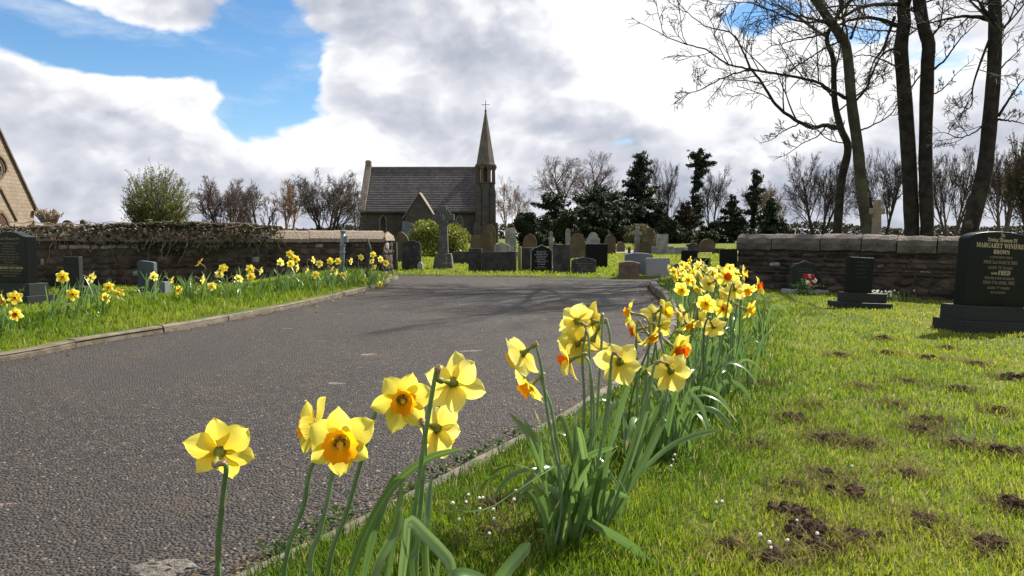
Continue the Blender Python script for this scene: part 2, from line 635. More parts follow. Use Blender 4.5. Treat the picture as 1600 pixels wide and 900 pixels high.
def kerb(curve, side, wf, hf, m, length=0.91):
    """curve (n,2); side +1: the stone lies on the +x side of the line. wf, hf: width and height by Y."""
    root = thing('kerb', None, None)
    root['kind'] = 'structure'
    seg = np.hypot(*np.diff(curve, axis=0).T)
    s = np.concatenate([[0], np.cumsum(seg)])
    a = 0.0
    while a < s[-1] - 0.1:
        e = min(a + length * random.uniform(0.96, 1.04), s[-1])
        b = MB()
        rows = []
        n = 7
        jz, jy = random.uniform(-0.006, 0.006), random.uniform(-0.006, 0.006)
        for i in range(n):
            q = a + 0.006 + (e - a - 0.012) * i / (n - 1)
            x, y = np.interp(q, s, curve[:, 0]), np.interp(q, s, curve[:, 1])
            x2, y2 = np.interp(min(q + .05, s[-1]), s, curve[:, 0]), np.interp(min(q + .05, s[-1]), s, curve[:, 1])
            x1, y1 = np.interp(max(q - .05, 0), s, curve[:, 0]), np.interp(max(q - .05, 0), s, curve[:, 1])
            t = Vector((x2 - x1, y2 - y1, 0)).normalized()
            nx = Vector((t.y, -t.x, 0)) * side
            wd, h = wf(y), hf(y) + jz
            k = random.uniform(-.0025, .0025)
            rows.append([Vector((x, y, 0)) + nx * (o * wd + jy) + Vector((0, 0, zz)) for o, zz in
                         ((0, -0.10), (0.02, h * 0.55 + k), (0.10, h * 0.88 + k), (0.26, h + k), (0.8, h + k), (1, h * 0.8), (1, -0.10))])
        b.grid(rows)
        c = len(rows[0])
        b.add(rows[0], [tuple(range(c))])
        b.add(rows[-1], [tuple(range(c - 1, -1, -1))])
        b.build('kerb_stone', m, root)
        a = e
    return root


kerb(rk[:-40], 1, lambda y: np.interp(y, [0, 3, 6, 8], [0.045, 0.05, 0.085, 0.11]), lambda y: np.interp(y, [0, 3, 6, 8], [0.035, 0.04, 0.085, 0.10]), KERBD)
kerb(lk, -1, lambda y: 0.085, lambda y: 0.052, KERB, 0.86)

CLODS = [(1238, 660, .055), (1284, 690, .05), (1308, 690, .05), (1455, 665, .055), (1240, 808, .075), (1260, 838, .08), (1330, 776, .06), (1385, 552, .06), (1310, 558, .055),
         (1380, 527, .07), (1450, 558, .06), (1522, 566, .05), (1575, 588, .09), (1180, 602, .04), (1570, 712, .07), (1240, 765, .04), (1290, 862, .05), (1340, 846, .05), (1210, 880, .06),
         (1440, 678, .04), (1480, 540, .05), (1270, 640, .03), (1560, 645, .05), (1500, 700, .04), (1400, 640, .03), (1545, 860, .06), (1420, 745, .035), (775, 795, .05), (768, 840, .045), (1350, 700, .045), (1500, 610, .05), (1420, 600, .045), (1290, 745, .04), (1180, 700, .035), (1590, 800, .06), (1440, 820, .05), (1130, 860, .05), (1345, 610, .04)]
# ---------------------------------------------------------------- grass
GRASS = tinted('grass_blade', [(0.0, (0.036, 0.085, 0.007)), (0.32, (0.105, 0.185, 0.010)), (0.65, (0.235, 0.285, 0.018)), (0.88, (0.31, 0.31, 0.042)), (1.0, (0.34, 0.29, 0.13))], 0.52, 0.45, 0.3)


def blades(name, x, y, z, h, wd, tint, lean=0.45):
    n = len(x)
    a = rng.random(n) * 2 * np.pi
    la = rng.random(n) * 2 * np.pi
    ln = h * lean * (0.3 + rng.random(n))
    cx, cy = np.cos(a) * wd / 2, np.sin(a) * wd / 2
    lx, ly = np.cos(la) * ln, np.sin(la) * ln
    V = np.empty((n, 5, 3), np.float32)
    for k, (sgn, f, wf) in enumerate(((-1, 0, 1), (1, 0, 1), (1, 0.55, 0.8), (-1, 0.55, 0.8), (0, 1, 0))):
        V[:, k, 0] = x + sgn * cx * wf + lx * f * f
        V[:, k, 1] = y + sgn * cy * wf + ly * f * f
        V[:, k, 2] = z - 0.004 + h * f * (1 - 0.12 * f)
    i = np.arange(n)[:, None] * 5
    me = np_mesh(name, V.reshape(-1, 3), [i + np.array([[0, 1, 2, 3]]), i + np.array([[3, 2, 4]])], GRASS, np.repeat(np.clip(tint, 0, 1), 5))
    return link(name, me, kind='stuff')


def polar(n, r0, r1, a0, a1):
    r = r0 * (r1 / r0) ** rng.random(n)
    a = a0 + (a1 - a0) * rng.random(n)
    return r * np.sin(a), r * np.cos(a), r


CL = np.array([(lambda g: (g.x, g.y, s))(G(u, v, .05)) for u, v, s in CLODS if s])


def near_clod(x, y):
    out = np.zeros(len(x), bool)
    for cx, cy, s in CL:
        out |= ((x - cx) ** 2 + (y - cy) ** 2 < (s * rng.uniform(.25, .85, len(x))) ** 2)
    return out


# the mown lawn on the right
x, y, r = polar(285000, 0.9, 12.5, -0.72, 1.22)
bare = 0.8 * sm((vnoise(x, y, 2.6, 4) - 0.64) / 0.10) * sm((x - krx(y) - 0.6) / 0.6)
k = (x > krx(y) + 0.05) & (y < 12.5) & (y > 0.5) & (rng.random(len(x)) > bare * 0.75) & ~near_clod(x, y)
x, y, r, bare = x[k], y[k], r[k], bare[k]
d = x - krx(y)
strip = sm((0.66 - np.abs(d - 0.45)) / 0.30)          # the longer fringe the daffodils stand in
lw = vnoise(x, y, 1.1, 3)
h = (0.018 + 0.020 * rng.random(len(x)) + 0.026 * (vnoise(x, y, 6, 2) - 0.4)) * (1 - 0.35 * bare) + strip * 0.020 * rng.random(len(x))
h = np.clip(h, 0.012, 0.12)
tint = 0.50 + 0.55 * (lw - 0.5) - 0.24 * strip + 0.55 * (rng.random(len(x)) - 0.5) + 0.20 * sm((d - 1) / 2) + 0.30 * bare  # fringe tinted darker: deeper green grass, plus shade along the row put into the colour
tint = np.where(rng.random(len(x)) < 0.06, 0.97, tint)
blades('grass', x, y, z_right(x, y), h, 0.0030 * np.maximum(1, r / 2.1), tint)

# the rougher left verge
x, y, r = polar(115000, 2.5, 15.5, -1.0, -0.05)
k = (x < klx(y) - 0.13) & (y < 14.6)
x, y, r = x[k], y[k], r[k]
d = klx(y) - x
strip = sm((d - 0.05) / 0.3) * sm((1.5 - d) / 0.5)
h = 0.03 + 0.035 * rng.random(len(x)) + strip * 0.06 * rng.random(len(x)) * (0.3 + vnoise(x, y, 2, 2))
tint = 0.52 + 0.5 * (vnoise(x, y, 0.9, 3) - 0.5) - 0.22 * strip * sm((d - .2) / .4) + 0.45 * (rng.random(len(x)) - 0.5)
blades('grass', x, y, z_left(x, y), h, 0.0030 * np.maximum(1, r / 2.1), tint)

# the far lawn between the graves
x, y, r = polar(70000, 13.2, 48, -0.35, 0.75)
k = (y > far_y(x) + 0.03) & ~((x > 1.0) & (x < 26) & (y > 30.3) & (y < 37.2))
x, y, r = x[k], y[k], r[k]
h = (0.03 + 0.04 * rng.random(len(x))) * np.maximum(1, r / 22)
tint = 0.66 + 0.5 * (vnoise(x, y, 0.5, 3) - 0.5) + 0.4 * (rng.random(len(x)) - 0.5)
blades('grass', x, y, z_far(x, y), h, 0.0032 * r / 2.1, tint)

# clods of dark earth and dead thatch thrown up on the lawn
cb = MB()
for u, v, s in CLODS:
    s *= 0.62
    g = G(u, v, 0.05)
    z0 = zg(g.x, g.y)
    for q in range(14):
        cx, cy = g.x + random.gauss(0, s * 0.55), g.y + random.gauss(0, s * 0.45)
        rr = s * random.uniform(0.16, 0.46)
        pts, K, L = [], 7, 4
        for i in range(L):
            ph = (i / (L - 1)) * math.pi / 2
            for j in range(K):
                th = 2 * math.pi * j / K
                f = rr * random.uniform(0.7, 1.25)
                pts.append((cx + f * math.cos(ph) * math.cos(th), cy + f * math.cos(ph) * math.sin(th), z0 + 0.010 + (rr * 0.95 * math.sin(ph) + random.uniform(0, .3) * rr) * (1.0 if i else -0.4)))
        cb.add(pts, [(i * K + j, i * K + (j + 1) % K, (i + 1) * K + (j + 1) % K, (i + 1) * K + j) for i in range(L - 1) for j in range(K)] + [tuple((L - 1) * K + j for j in range(K))])
cb.build('dirt', SOIL, kind='stuff')
# dead straw round the clods
n = 9000
ci = rng.integers(0, len(CLODS), n)
gx = np.array([G(u, v, .05).x for u, v, s in CLODS])[ci] + rng.normal(0, 0.055, n)
gy = np.array([G(u, v, .05).y for u, v, s in CLODS])[ci] + rng.normal(0, 0.055, n)
k = gx > krx(gy) + .05
gx, gy = gx[k], gy[k]
o = blades('thatch', gx, gy, z_right(gx, gy) + 0.002, 0.022 + 0.02 * rng.random(len(gx)), np.full(len(gx), 0.0032), np.full(len(gx), 0.98), 1.6)
o.data.materials[0] = tinted('thatch_straw', [(0, (0.10, 0.07, 0.035)), (1, (0.17, 0.125, 0.065))], 0.2, 0.8, 0.1)

# loose grit and leaf scraps gathered along both kerbs
n = 2600
q = rng.random(n)
yy = 1.3 * (12 / 1.3) ** q
off = rng.exponential(0.07, n)
x = np.where(rng.random(n) < 0.62, krx(yy) - 0.01 - off, klx(yy) + 0.01 + off)
s = rng.uniform(0.003, 0.008, n) * np.maximum(1, yy / 4)
a = rng.random(n) * 6.28
V = np.empty((n, 4, 3), np.float32)
for k, (p, qq) in enumerate(((-1, -.6), (1, -.5), (.8, .7), (-.7, .6))):
    V[:, k, 0] = x + s * (p * np.cos(a) - qq * np.sin(a))
    V[:, k, 1] = yy + s * (p * np.sin(a) + qq * np.cos(a))
    V[:, k, 2] = 0.008 + s * rng.uniform(-.2, .7, n)
i = np.arange(n)[:, None] * 4
link('litter', np_mesh('litter', V.reshape(-1, 3), i + np.array([[0, 1, 2, 3]]), tinted('leaf_litter', [(0, (0.035, 0.026, 0.017)), (0.6, (0.11, 0.07, 0.035)), (1, (0.24, 0.19, 0.13))], 0.1, 0.9, 0.1), np.repeat(rng.random(n), 4)), kind='stuff')
# ================================================================ WALLS
STONE = mat('rubble_sandstone', (0.040, 0.030, 0.0245), (0.078, 0.059, 0.047), 7, 0.92, 0.012, 45, vary=0.55, spec=0.15, spots=((0.030, 0.026, 0.022), 5, 0.50, 0.68))
PALE = mat('pale_stone', (0.27, 0.25, 0.225), (0.16, 0.145, 0.13), 14, 0.9, 0.008, 50, vary=0.2)
MORTAR = mat('lime_mortar', (0.048, 0.037, 0.030), (0.078, 0.062, 0.05), 9, 0.95, 0.012, 60)
COPE = mat('coping_sandstone', (0.14, 0.118, 0.098), (0.082, 0.068, 0.056), 7, 0.9, 0.035, 24, vary=0.22, spots=((0.062, 0.058, 0.05), 9, 0.53, 0.66))
HARL = mat('harled_coping', (0.27, 0.215, 0.165), (0.19, 0.15, 0.12), 26, 0.95, 0.022, 42, spots=((0.13, 0.11, 0.085), 30, 0.52, 0.66))


def rubble(root, A, B, nrm, z0f, z1f, pale=0.06, course=(0.045, 0.16), length=(0.08, 0.34), pal_zone=None):
    """Stones laid in rough courses on the face from A to B (xy), each an object of its own."""
    A, B = Vector(A), Vector(B)
    t = (B - A).normalized()
    L = (B - A).length
    nv = Vector((nrm[0], nrm[1], 0)).normalized()
    zb = min(z0f(0), z0f(1))
    z = zb
    top = max(z1f(0), z1f(1))
    while z < top - 0.03:
        hc = random.uniform(*course)
        s = -random.uniform(0, 0.2)
        while s < L - 0.02:
            ln = random.uniform(*length)
            if random.random() < 0.12:
                ln *= 0.55
            a, b = max(s, 0.0), min(s + ln, L)
            s += ln
            f = (a + b) / 2 / L
            zt = min(z + hc * random.uniform(0.86, 1.0), z1f(f))
            if b - a < 0.04 or zt - z < 0.03 or zt < z0f(f):
                continue
            g = random.uniform(0.007, 0.014)
            depth = random.uniform(0.010, 0.045)
            sk = random.uniform(-.18, .18)
            n = 4
            vs = []
            for i in range(n):
                for j in range(n):
                    x = a + g + (b - a - 2 * g) * i / (n - 1)
                    zz = z + g + (zt - z - 2 * g) * j / (n - 1)
                    edge = i in (0, n - 1) or j in (0, n - 1)
                    corner = i in (0, n - 1) and j in (0, n - 1)
                    x += random.uniform(-1, 1) * (b - a) * 0.035
                    zz += random.uniform(-1, 1) * (zt - z) * 0.08 + sk * (i / (n - 1) - .5) * (zt - z)
                    if corner:
                        x += ((a + b) / 2 - x) * 0.10
                        zz += ((z + zt) / 2 - zz) * 0.14
                    out = depth * (0.35 if corner else 0.6 if edge else 1.0) + random.uniform(-.004, .004)
                    vs.append(Vector((A.x + t.x * x, A.y + t.y * x, zz)) + nv * out)
            ring = [i * n for i in range(n)] + [(n - 1) * n + j for j in range(1, n)] + [i * n + n - 1 for i in range(n - 2, -1, -1)] + [j for j in range(n - 2, 0, -1)]
            base = len(vs)
            vs += [vs[r] - nv * (depth + 0.03) for r in ring]
            fs = [(i * n + j, (i + 1) * n + j, (i + 1) * n + j + 1, i * n + j + 1) for i in range(n - 1) for j in range(n - 1)]
            m = len(ring)
            fs += [(ring[q], base + q, base + (q + 1) % m, ring[(q + 1) % m]) for q in range(m)]
            mb = MB()
            mb.add(vs, fs)
            pz = pale if pal_zone is None else pal_zone(a, z)
            mb.build('stone', PALE if random.random() < pz else STONE, root)
        z += hc


# ---- the right wall, with heavy dressed coping stones
wr = thing('stone_wall', 'low sandstone wall with heavy dressed coping stones behind the right lawn', 'wall')
A, B = Vector((3.26, 10.62)), Vector((8.6, 7.2))
A2, B2 = A, B
tv = (B2 - A).normalized()
nv = Vector((tv.y, -tv.x))       # towards the camera
nv = nv if nv.y < 0 else -nv


def strip_core(root, A, B, nrm, th, z0, z1, m, name='core', inset=0.0):
    t = (B - A).normalized()
    b = MB()
    p = [A - nrm * inset, B - nrm * inset, B - nrm * th, A - nrm * th]
    vs = [(q.x, q.y, z0) for q in p] + [(q.x, q.y, z1[k]) for k, q in zip((0, 1, 1, 0), p)]
    b.add(vs, [(0, 1, 5, 4), (1, 2, 6, 5), (2, 3, 7, 6), (3, 0, 4, 7), (4, 5, 6, 7)])
    return b.build(name, m, root)


strip_core(wr, A, B2, nv, 0.40, -0.4, (0.64, 0.553), MORTAR)
rubble(wr, A, B2, nv, lambda f: -0.10 - 0.12 * f, lambda f: 0.64 - 0.087 * f, pale=0.03)
rubble(wr, (A - nv * 0.40), A, (-tv.x, -tv.y), lambda f: -0.1, lambda f: 0.64, pale=0.02)


def coping(root, A, B, nrm, th, z, dz, L, m, over=0.035, prof=None, gap=0.014, jit=0.024, name='coping_stone', n_sub=5):
    """Coping stones laid end to end, each with a weathered, slightly uneven block shape."""
    t = (B - A).normalized()
    tot = (B - A).length
    s = -0.02
    k = 0
    while s < tot - 0.1:
        ln = L[k % len(L)] * random.uniform(0.97, 1.03)
        k += 1
        e = min(s + ln, tot + 0.02)
        rows = []
        dr, dn = random.uniform(-jit, jit) * 0.6, random.uniform(-jit, jit) * 0.5
        for i in range(n_sub + 1):
            q = s + gap / 2 + (e - s - gap) * i / n_sub
            z0 = z + dz * q / tot + dr
            o = A + t * q
            row = []
            for off, zz in prof:
                j = random.uniform(-jit, jit) * 0.45
                pp = o - nrm * (off + dn + j * 0.6)
                row.append((pp.x, pp.y, z0 + zz + j * 0.7))
            row.append(row[0])
            rows.append(row)
        b = MB()
        b.grid(rows)
        c = len(prof)
        b.add(rows[0][:-1], [tuple(range(c))])
        b.add(rows[-1][:-1], [tuple(range(c - 1, -1, -1))])
        b.build(name, m, root, bevel=0)
        s = e


coping(wr, A, B2, nv, 0.4, 0.64, -0.087, (0.50, 0.64, 0.50, 0.42, 0.44, 0.40, 0.5), COPE,
       prof=[(-0.05, -0.03), (-0.055, 0.06), (-0.02, 0.125), (0.06, 0.165), (0.2, 0.185), (0.34, 0.165), (0.45, 0.06), (0.45, -0.03)])

# ---- the left wall, harled ridge coping, overgrown with dead ivy
wl = thing('stone_wall', 'dark rubble wall with a rough harled coping overgrown by dead ivy', 'wall')
C_ = Vector((-2.50, 14.4))
tl = Vector((-5.9, -2.36)).normalized()
D_ = C_ + tl * 7.6
nl = Vector((-tl.y, tl.x))
nl = nl if nl.y < 0 else -nl
strip_core(wl, D_, C_, nl, 0.42, -0.5, (0.74, 0.70), MORTAR)
rubble(wl, D_, C_, nl, lambda f: -0.12 + 0.05 * f, lambda f: 0.745 - 0.045 * f, pale=0.05,
       pal_zone=lambda a, z: 0.75 if 1.5 < a < 4.6 and 0.48 < z < 0.64 and math.sin(a * 3.1) > -0.55 else 0.05)
E_ = Vector((-2.42, 14.90))
K_ = C_ - nl * 0.42
b = MB()
b.add([(q.x, q.y, z) for z in (-.5, .70) for q in (C_, E_, K_)], [(0, 1, 4, 3), (1, 2, 5, 4), (3, 4, 5)])
b.build('core', MORTAR, wl)
rubble(wl, C_, E_, (1, -0.16), lambda f: -0.08, lambda f: 0.70, pale=0.22, course=(0.1, 0.2), length=(0.2, 0.46))
b = MB()
b.add([(C_.x + .05, C_.y - .06, .70), (E_.x + .05, E_.y + .03, .70), (K_.x, K_.y, .70), (C_.x + .03, C_.y - .03, .79), (E_.x + .03, E_.y, .79), (C_.x * .5 + E_.x * .5 - .01, C_.y * .5 + E_.y * .5, .885), (K_.x, K_.y, .79)],
      [(0, 1, 4, 3), (3, 4, 5), (1, 2, 6, 4), (4, 6, 5), (6, 3, 5)])
b.build('coping_stone', HARL, wl)
coping(wl, D_, C_, nl, 0.42, 0.745, -0.045, (2.3, 2.0, 1.85, 1.6), HARL,
       prof=[(-0.06, -0.03), (-0.06, 0.035), (0.0, 0.09), (0.1, 0.17), (0.21, 0.19), (0.32, 0.17), (0.44, 0.06), (0.47, -0.03)], gap=0.004, jit=0.016, n_sub=26)

# dead ivy: woody stems over the coping, dark dry leaves massed along the top
TWIG = mat('dead_ivy_stem', (0.26, 0.20, 0.145), (0.11, 0.08, 0.058), 9, 0.9, vary=0.0)
IVYL = tinted('ivy_leaf', [(0, (0.012, 0.020, 0.010)), (0.6, (0.030, 0.042, 0.014)), (0.85, (0.085, 0.055, 0.03)), (1, (0.17, 0.11, 0.065))], 0.25, 0.5, 0.3)
iv = thing('ivy', 'half dead ivy with bare pale stems trailing over the left wall', 'ivy')
ib = MB()
Lw = (C_ - D_).length


def on_wall(s, off, z):
    """s: metres from the right end; off: out from the face."""
    p = C_ + tl * s + nl * off
    return Vector((p.x, p.y, z))


for k in range(150):
    s = random.uniform(2.6, 7.4) if random.random() < 0.75 else random.uniform(1.7, 4.0)
    top = 0.93 + random.uniform(-0.01, 0.05)
    dr = random.choice((-1, 1)) * random.uniform(0.05, 0.5)
    hang = random.uniform(0.05, 0.30) if random.random() < 0.82 else random.uniform(0.3, 0.55)
    pts = [on_wall(s, -0.2 + random.uniform(-.1, .1), top), on_wall(s + dr * .25, -0.08, top - .01 + random.uniform(0, .04)),
           on_wall(s + dr * .6, 0.075 + random.uniform(0, .05), top - .10 - hang * .25), on_wall(s + dr, 0.085 + random.uniform(0, .06), top - .10 - hang)]
    pts = spline(pts, 9)
    pts = [p + Vector((random.gauss(0, .012), random.gauss(0, .012), random.gauss(0, .012))) for p in pts]
    r = random.uniform(0.004, 0.011)
    ib.tube(pts, [r * (1 - .6 * i / 8) for i in range(9)], 4)
    if random.random() < .6:
        q = pts[5]
        ib.tube([q, q + Vector((random.gauss(0, .06), -.02, random.gauss(-.03, .05))), q + Vector((random.gauss(0, .12), -.03, random.gauss(-.08, .08)))], [r * .6, r * .4, r * .2], 3)
for k in range(80):
    s = random.uniform(2.1, 6.0)
    z = 0.95 + 0.05 * math.sin((s - 2.0) * 0.85) + random.uniform(-.03, .05)
    pts = [on_wall(s + i * random.uniform(.06, .16), random.uniform(-.3, .08), z + random.gauss(0, .03) - i * 0.008) for i in range(6)]
    ib.tube(spline(pts, 10), random.uniform(.003, .008), 4)
ib.build('stems', TWIG, iv, kind='stuff')


def leaf_cards(n, pos, size, mat_, name, parent=None, tint=None, kind='stuff', aspect=0.7, up=0.0):
    """n small leaf faces (two triangles folded on the midrib) at pos (n,3)."""
    pos = np.asarray(pos, float)
    n = len(pos)
    d = rng.normal(size=(n, 3))
    d[:, 2] += up
    d /= np.linalg.norm(d, axis=1)[:, None]
    q = rng.normal(size=(n, 3))
    e = np.cross(d, q)
    e /= np.linalg.norm(e, axis=1)[:, None]
    nn = np.cross(d, e)
    s = np.asarray(size) * (0.6 + 0.8 * rng.random(n))
    s = s[:, None]
    V = np.stack([pos - d * s * .5, pos + e * s * aspect * .5 + nn * s * .12, pos + d * s * .5, pos - e * s * aspect * .5 + nn * s * .12], 1)
    i = np.arange(n)[:, None] * 4
    me = np_mesh(name, V.reshape(-1, 3), i + np.array([[0, 1, 2, 3]]), mat_, np.repeat(rng.random(n) if tint is None else np.clip(tint, 0, 1), 4))
    return link(name, me, parent, kind=kind)


pts = []
for k in range(13000):
    s = random.uniform(1.9, 7.5)
    body = max(0.12, min(1, 1.15 - abs(s - 3.5) / 2.0))
    if random.random() > body + 0.12:
        continue
    off = random.uniform(-.34, .14)
    z = 0.92 + (0.12 * body * random.random() if off < 0.03 else -random.random() ** 1.3 * (0.12 + 0.34 * body))
    pts.append(on_wall(s, max(off, .07) if z < 0.86 else off, z))
leaf_cards(0, pts, 0.05, IVYL, 'leaves', iv)

# ================================================================ CHAPELS
def ashlar(name, c1, c2, dark, sx=0.42, sz=0.24, rough_bump=0.012):
    """Coursed masonry by material: the stones of these far walls are under 5 pixels."""
    m = bpy.data.materials.new(name)
    m.use_nodes = True
    t = NT(m.node_tree)
    bs = m.node_tree.nodes['Principled BSDF']
    geo = t.n('ShaderNodeNewGeometry')
    sp = t.n('ShaderNodeSeparateXYZ')
    t.put(sp.inputs[0], geo.outputs['Position'])
    sn = t.n('ShaderNodeSeparateXYZ')
    t.put(sn.inputs[0], geo.outputs['Normal'])
    f = t.m('GREATER_THAN', t.m('ABSOLUTE', sn.outputs[0]), 0.72)
    h = t.m('ADD', t.m('MULTIPLY', sp.outputs[0], t.m('SUBTRACT', 1.0, f)), t.m('MULTIPLY', sp.outputs[1], f))
    cv = t.n('ShaderNodeCombineXYZ')
    t.put(cv.inputs[0], h)
    t.put(cv.inputs[1], sp.outputs[2])
    br = t.n('ShaderNodeTexBrick')
    t.put(br.inputs['Vector'], cv.outputs[0])
    br.inputs['Scale'].default_value = 1.0
    br.inputs['Brick Width'].default_value = sx
    br.inputs['Row Height'].default_value = sz
    br.inputs['Mortar Size'].default_value = 0.012
    br.inputs['Bias'].default_value = 0.0
    t.put(br.inputs['Color1'], c1)
    t.put(br.inputs['Color2'], c2)
    t.put(br.inputs['Mortar'], dark)
    n = t.noise(geo.outputs['Position'], 0.8, 6, 0.65)
    col = t.mix(t.step(n, 0.42, 0.70, 0, 0.65), br.outputs[0], dark)
    t.put(bs.inputs['Base Color'], col)
    bs.inputs['Roughness'].default_value = 0.9
    bs.inputs['Specular IOR Level'].default_value = 0.2
    b = t.n('ShaderNodeBump')
    b.inputs['Distance'].default_value = rough_bump
    t.put(b.inputs['Height'], t.m('SUBTRACT', t.noise(geo.outputs['Position'], 9, 5), br.outputs['Fac']))
    t.put(bs.inputs['Normal'], b.outputs[0])
    return m


CHST = ashlar('chapel_sandstone', (0.092, 0.078, 0.066), (0.064, 0.054, 0.047), (0.042, 0.037, 0.033))
CHST2 = ashlar('chapel_pale_sandstone', (0.25, 0.20, 0.148), (0.20, 0.158, 0.115), (0.15, 0.118, 0.09), 0.62, 0.30)
DRESS = mat('dressed_stone', (0.20, 0.168, 0.14), (0.14, 0.118, 0.10), 2.5, 0.9, 0.01, 20)
DRESS2 = mat('dressed_stone_brown', (0.085, 0.06, 0.045), (0.125, 0.09, 0.07), 3, 0.9)
GLASSD = mat('leaded_glass', (0.012, 0.014, 0.018), rough=0.2, spec=0.5)
DOORW = mat('door_wood', (0.025, 0.017, 0.012), (0.04, 0.028, 0.02), 6, 0.7)
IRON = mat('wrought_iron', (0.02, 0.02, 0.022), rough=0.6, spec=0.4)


def slate_build(t, pos, c):
    sp = t.n('ShaderNodeSeparateXYZ')
    t.put(sp.inputs[0], pos)
    cv = t.n('ShaderNodeCombineXYZ')
    t.put(cv.inputs[0], t.m('ADD', sp.outputs[0], t.m('MULTIPLY', t.noise(pos, 0.6, 2), 0.2)))
    t.put(cv.inputs[1], t.m('MULTIPLY', sp.outputs[2], 1.0))
    br = t.n('ShaderNodeTexBrick')
    t.put(br.inputs['Vector'], cv.outputs[0])
    br.inputs['Scale'].default_value = 1.0
    br.inputs['Brick Width'].default_value = 0.34
    br.inputs['Row Height'].default_value = 0.235
    br.inputs['Mortar Size'].default_value = 0.018
    t.put(br.inputs['Color1'], (0.125, 0.112, 0.115))
    t.put(br.inputs['Color2'], (0.080, 0.072, 0.076))
    t.put(br.inputs['Mortar'], (0.02, 0.018, 0.02))
    return t.mix(t.step(t.noise(pos, 0.7, 6, 0.7), 0.45, 0.72, 0, 0.55), br.outputs[0], (0.145, 0.122, 0.108))


SLATE = mat('roof_slate', (0.08, 0.08, 0.085), rough=0.75, spec=0.3, bump=0.01, bscale=8, build=slate_build)


def arch(w, h, spring, n=7):
    """Pointed arch outline (x, z), counter-clockwise from the foot at -w."""
    r = (w * w + (h - spring) ** 2) / (2 * w)
    cx = w - r
    a1 = math.atan2(h - spring, -cx)
    right = [(cx + r * math.cos(a1 * i / n), spring + r * math.sin(a1 * i / n)) for i in range(n + 1)]
    left = [(-x, z) for x, z in right[::-1]][1:]
    return [(-w, 0), (w, 0)] + right + left


def frame_of(outline, inner, b, y0, y1):
    """A ring between two equally long outlines, from y0 to y1."""
    n = len(outline)
    vs = [(x, y, z) for y in (y0, y1) for o in (outline, inner) for x, z in o]
    o0, i0, o1, i1 = 0, n, 2 * n, 3 * n
    for k in range(1, n):
        j = (k + 1) % n
        b_f = [(o0 + k, o0 + j, i0 + j, i0 + k), (o0 + k, o1 + k, o1 + j, o0 + j), (i0 + j, i1 + j, i1 + k, i0 + k)]
        b.add([], [])
        b.f.extend([tuple(q + len(b.v) for q in f) for f in b_f])
        b.mi.extend([b.cur] * 3)
    b.v.extend(vs)
    return b


def lancet(root, x, y, z, w, h, face='y', depth=0.12, spring=None):
    """Window: stone frame (part) with its dark glass (sub-part) set back; looks towards -Y, or +X if face is 'x'."""
    spring = h * 0.62 if spring is None else spring
    rot = (0, 0, 0) if face == 'y' else (0, 0, math.pi / 2)
    inner = arch(w, h, spring)
    outer = [(px * (1 + 0.10 / w), pz * (1 + 0.10 / h) - (0.0 if pz else 0.06)) for px, pz in inner]
    b = MB()
    frame_of(outer, inner, b, -0.07, 0.02)
    fr = b.build('window', DRESS, root, loc=(x, y, z), rot=rot)
    g = MB()
    g.prism(inner, -0.012, 0.01)
    g.build('pane', GLASSD, fr)
    return fr


def gable_wall(b, x0, x1, z0, ze, xa, za, y0, y1):
    b.prism([(x0, z0), (x1, z0), (x1, ze), (xa, za), (x0, ze)], y0, y1)


# ---- chapel with the spire, beyond the graves
YF = 75.0
c1 = thing('chapel', 'sandstone chapel with slate roof, small gabled porch and slender spire', 'chapel', (0, 0, 0))
xl, xr = P(563, 330, YF).x, P(752, 330, YF).x
zE, zR = P(600, 330, YF).z, P(600, 262, YF + 3.6).z
YR, YB = YF + 3.6, YF + 7.2
b = MB()
b.box(xl, xr, YF, YB, -0.3, zE)
b.build('wall', CHST, c1)
# gable ends run up past the roof: rotate the prism onto the x axis by building it point by point
for xa, xb_ in ((xl - 0.02, xl + 0.42), (xr - 0.42, xr + 0.02)):
    g = MB()
    o = [(YF - 0.03, -0.3), (YB + 0.03, -0.3), (YB + 0.03, zE + 0.1), (YR, zR + 0.15), (YF - 0.03, zE + 0.1)]
    vs = [(xa, y, z) for y, z in o] + [(xb_, y, z) for y, z in o]
    g.add(vs, [(0, 1, 2, 3, 4), (9, 8, 7, 6, 5)] + [(i, i + 5, (i + 1) % 5 + 5, (i + 1) % 5) for i in range(5)])
    g.build('gable_wall', CHST, c1)
    # raised coping along the two slopes
    g = MB()
    for ya, yb in ((YF - 0.35, YR), (YB + 0.35, YR)):
        za, zb = zE - 0.12, zR + 0.18
        vs = [(x, y, z + dz) for x in (xa - 0.10, xb_ + 0.10) for dz in (0, 0.28) for y, z in ((ya, za), (yb, zb))]
        g.add(vs, [(0, 1, 3, 2), (4, 6, 7, 5), (0, 4, 5, 1), (2, 3, 7, 6), (0, 2, 6, 4), (1, 5, 7, 3)])
    g.box(xa - 0.06, xb_ + 0.06, YR - 0.25, YR + 0.25, zR + 0.2, zR + 0.62)
    g.frustum((0.34, 0.30), zR + 0.62, (0.12, 0.12), zR + 0.80, (xa + xb_) / 2, YR)
    g.build('gable_coping', DRESS, c1)
b = MB()
n = 26
for sgn, ye in ((1, YF - 0.32), (-1, YB + 0.32)):          # slates laid in overlapping courses: a shallow step at each
    rows = []
    for i in range(n):
        f0, f1 = i / n, (i + 1) / n
        ze = zE - 0.06
        y0, y1 = ye + (YR - ye) * f0, ye + (YR - ye) * f1
        z0, z1 = ze + (zR - ze) * f0, ze + (zR - ze) * f1
        up = 0.05
        rows += [[(x, y0, z0) for x in (xl + .40, xr - .40)], [(x, y0 - sgn * 0.03, z0 + up) for x in (xl + .40, xr - .40)], [(x, y1, z1 + 0.005) for x in (xl + .40, xr - .40)]]
    b.grid(rows)
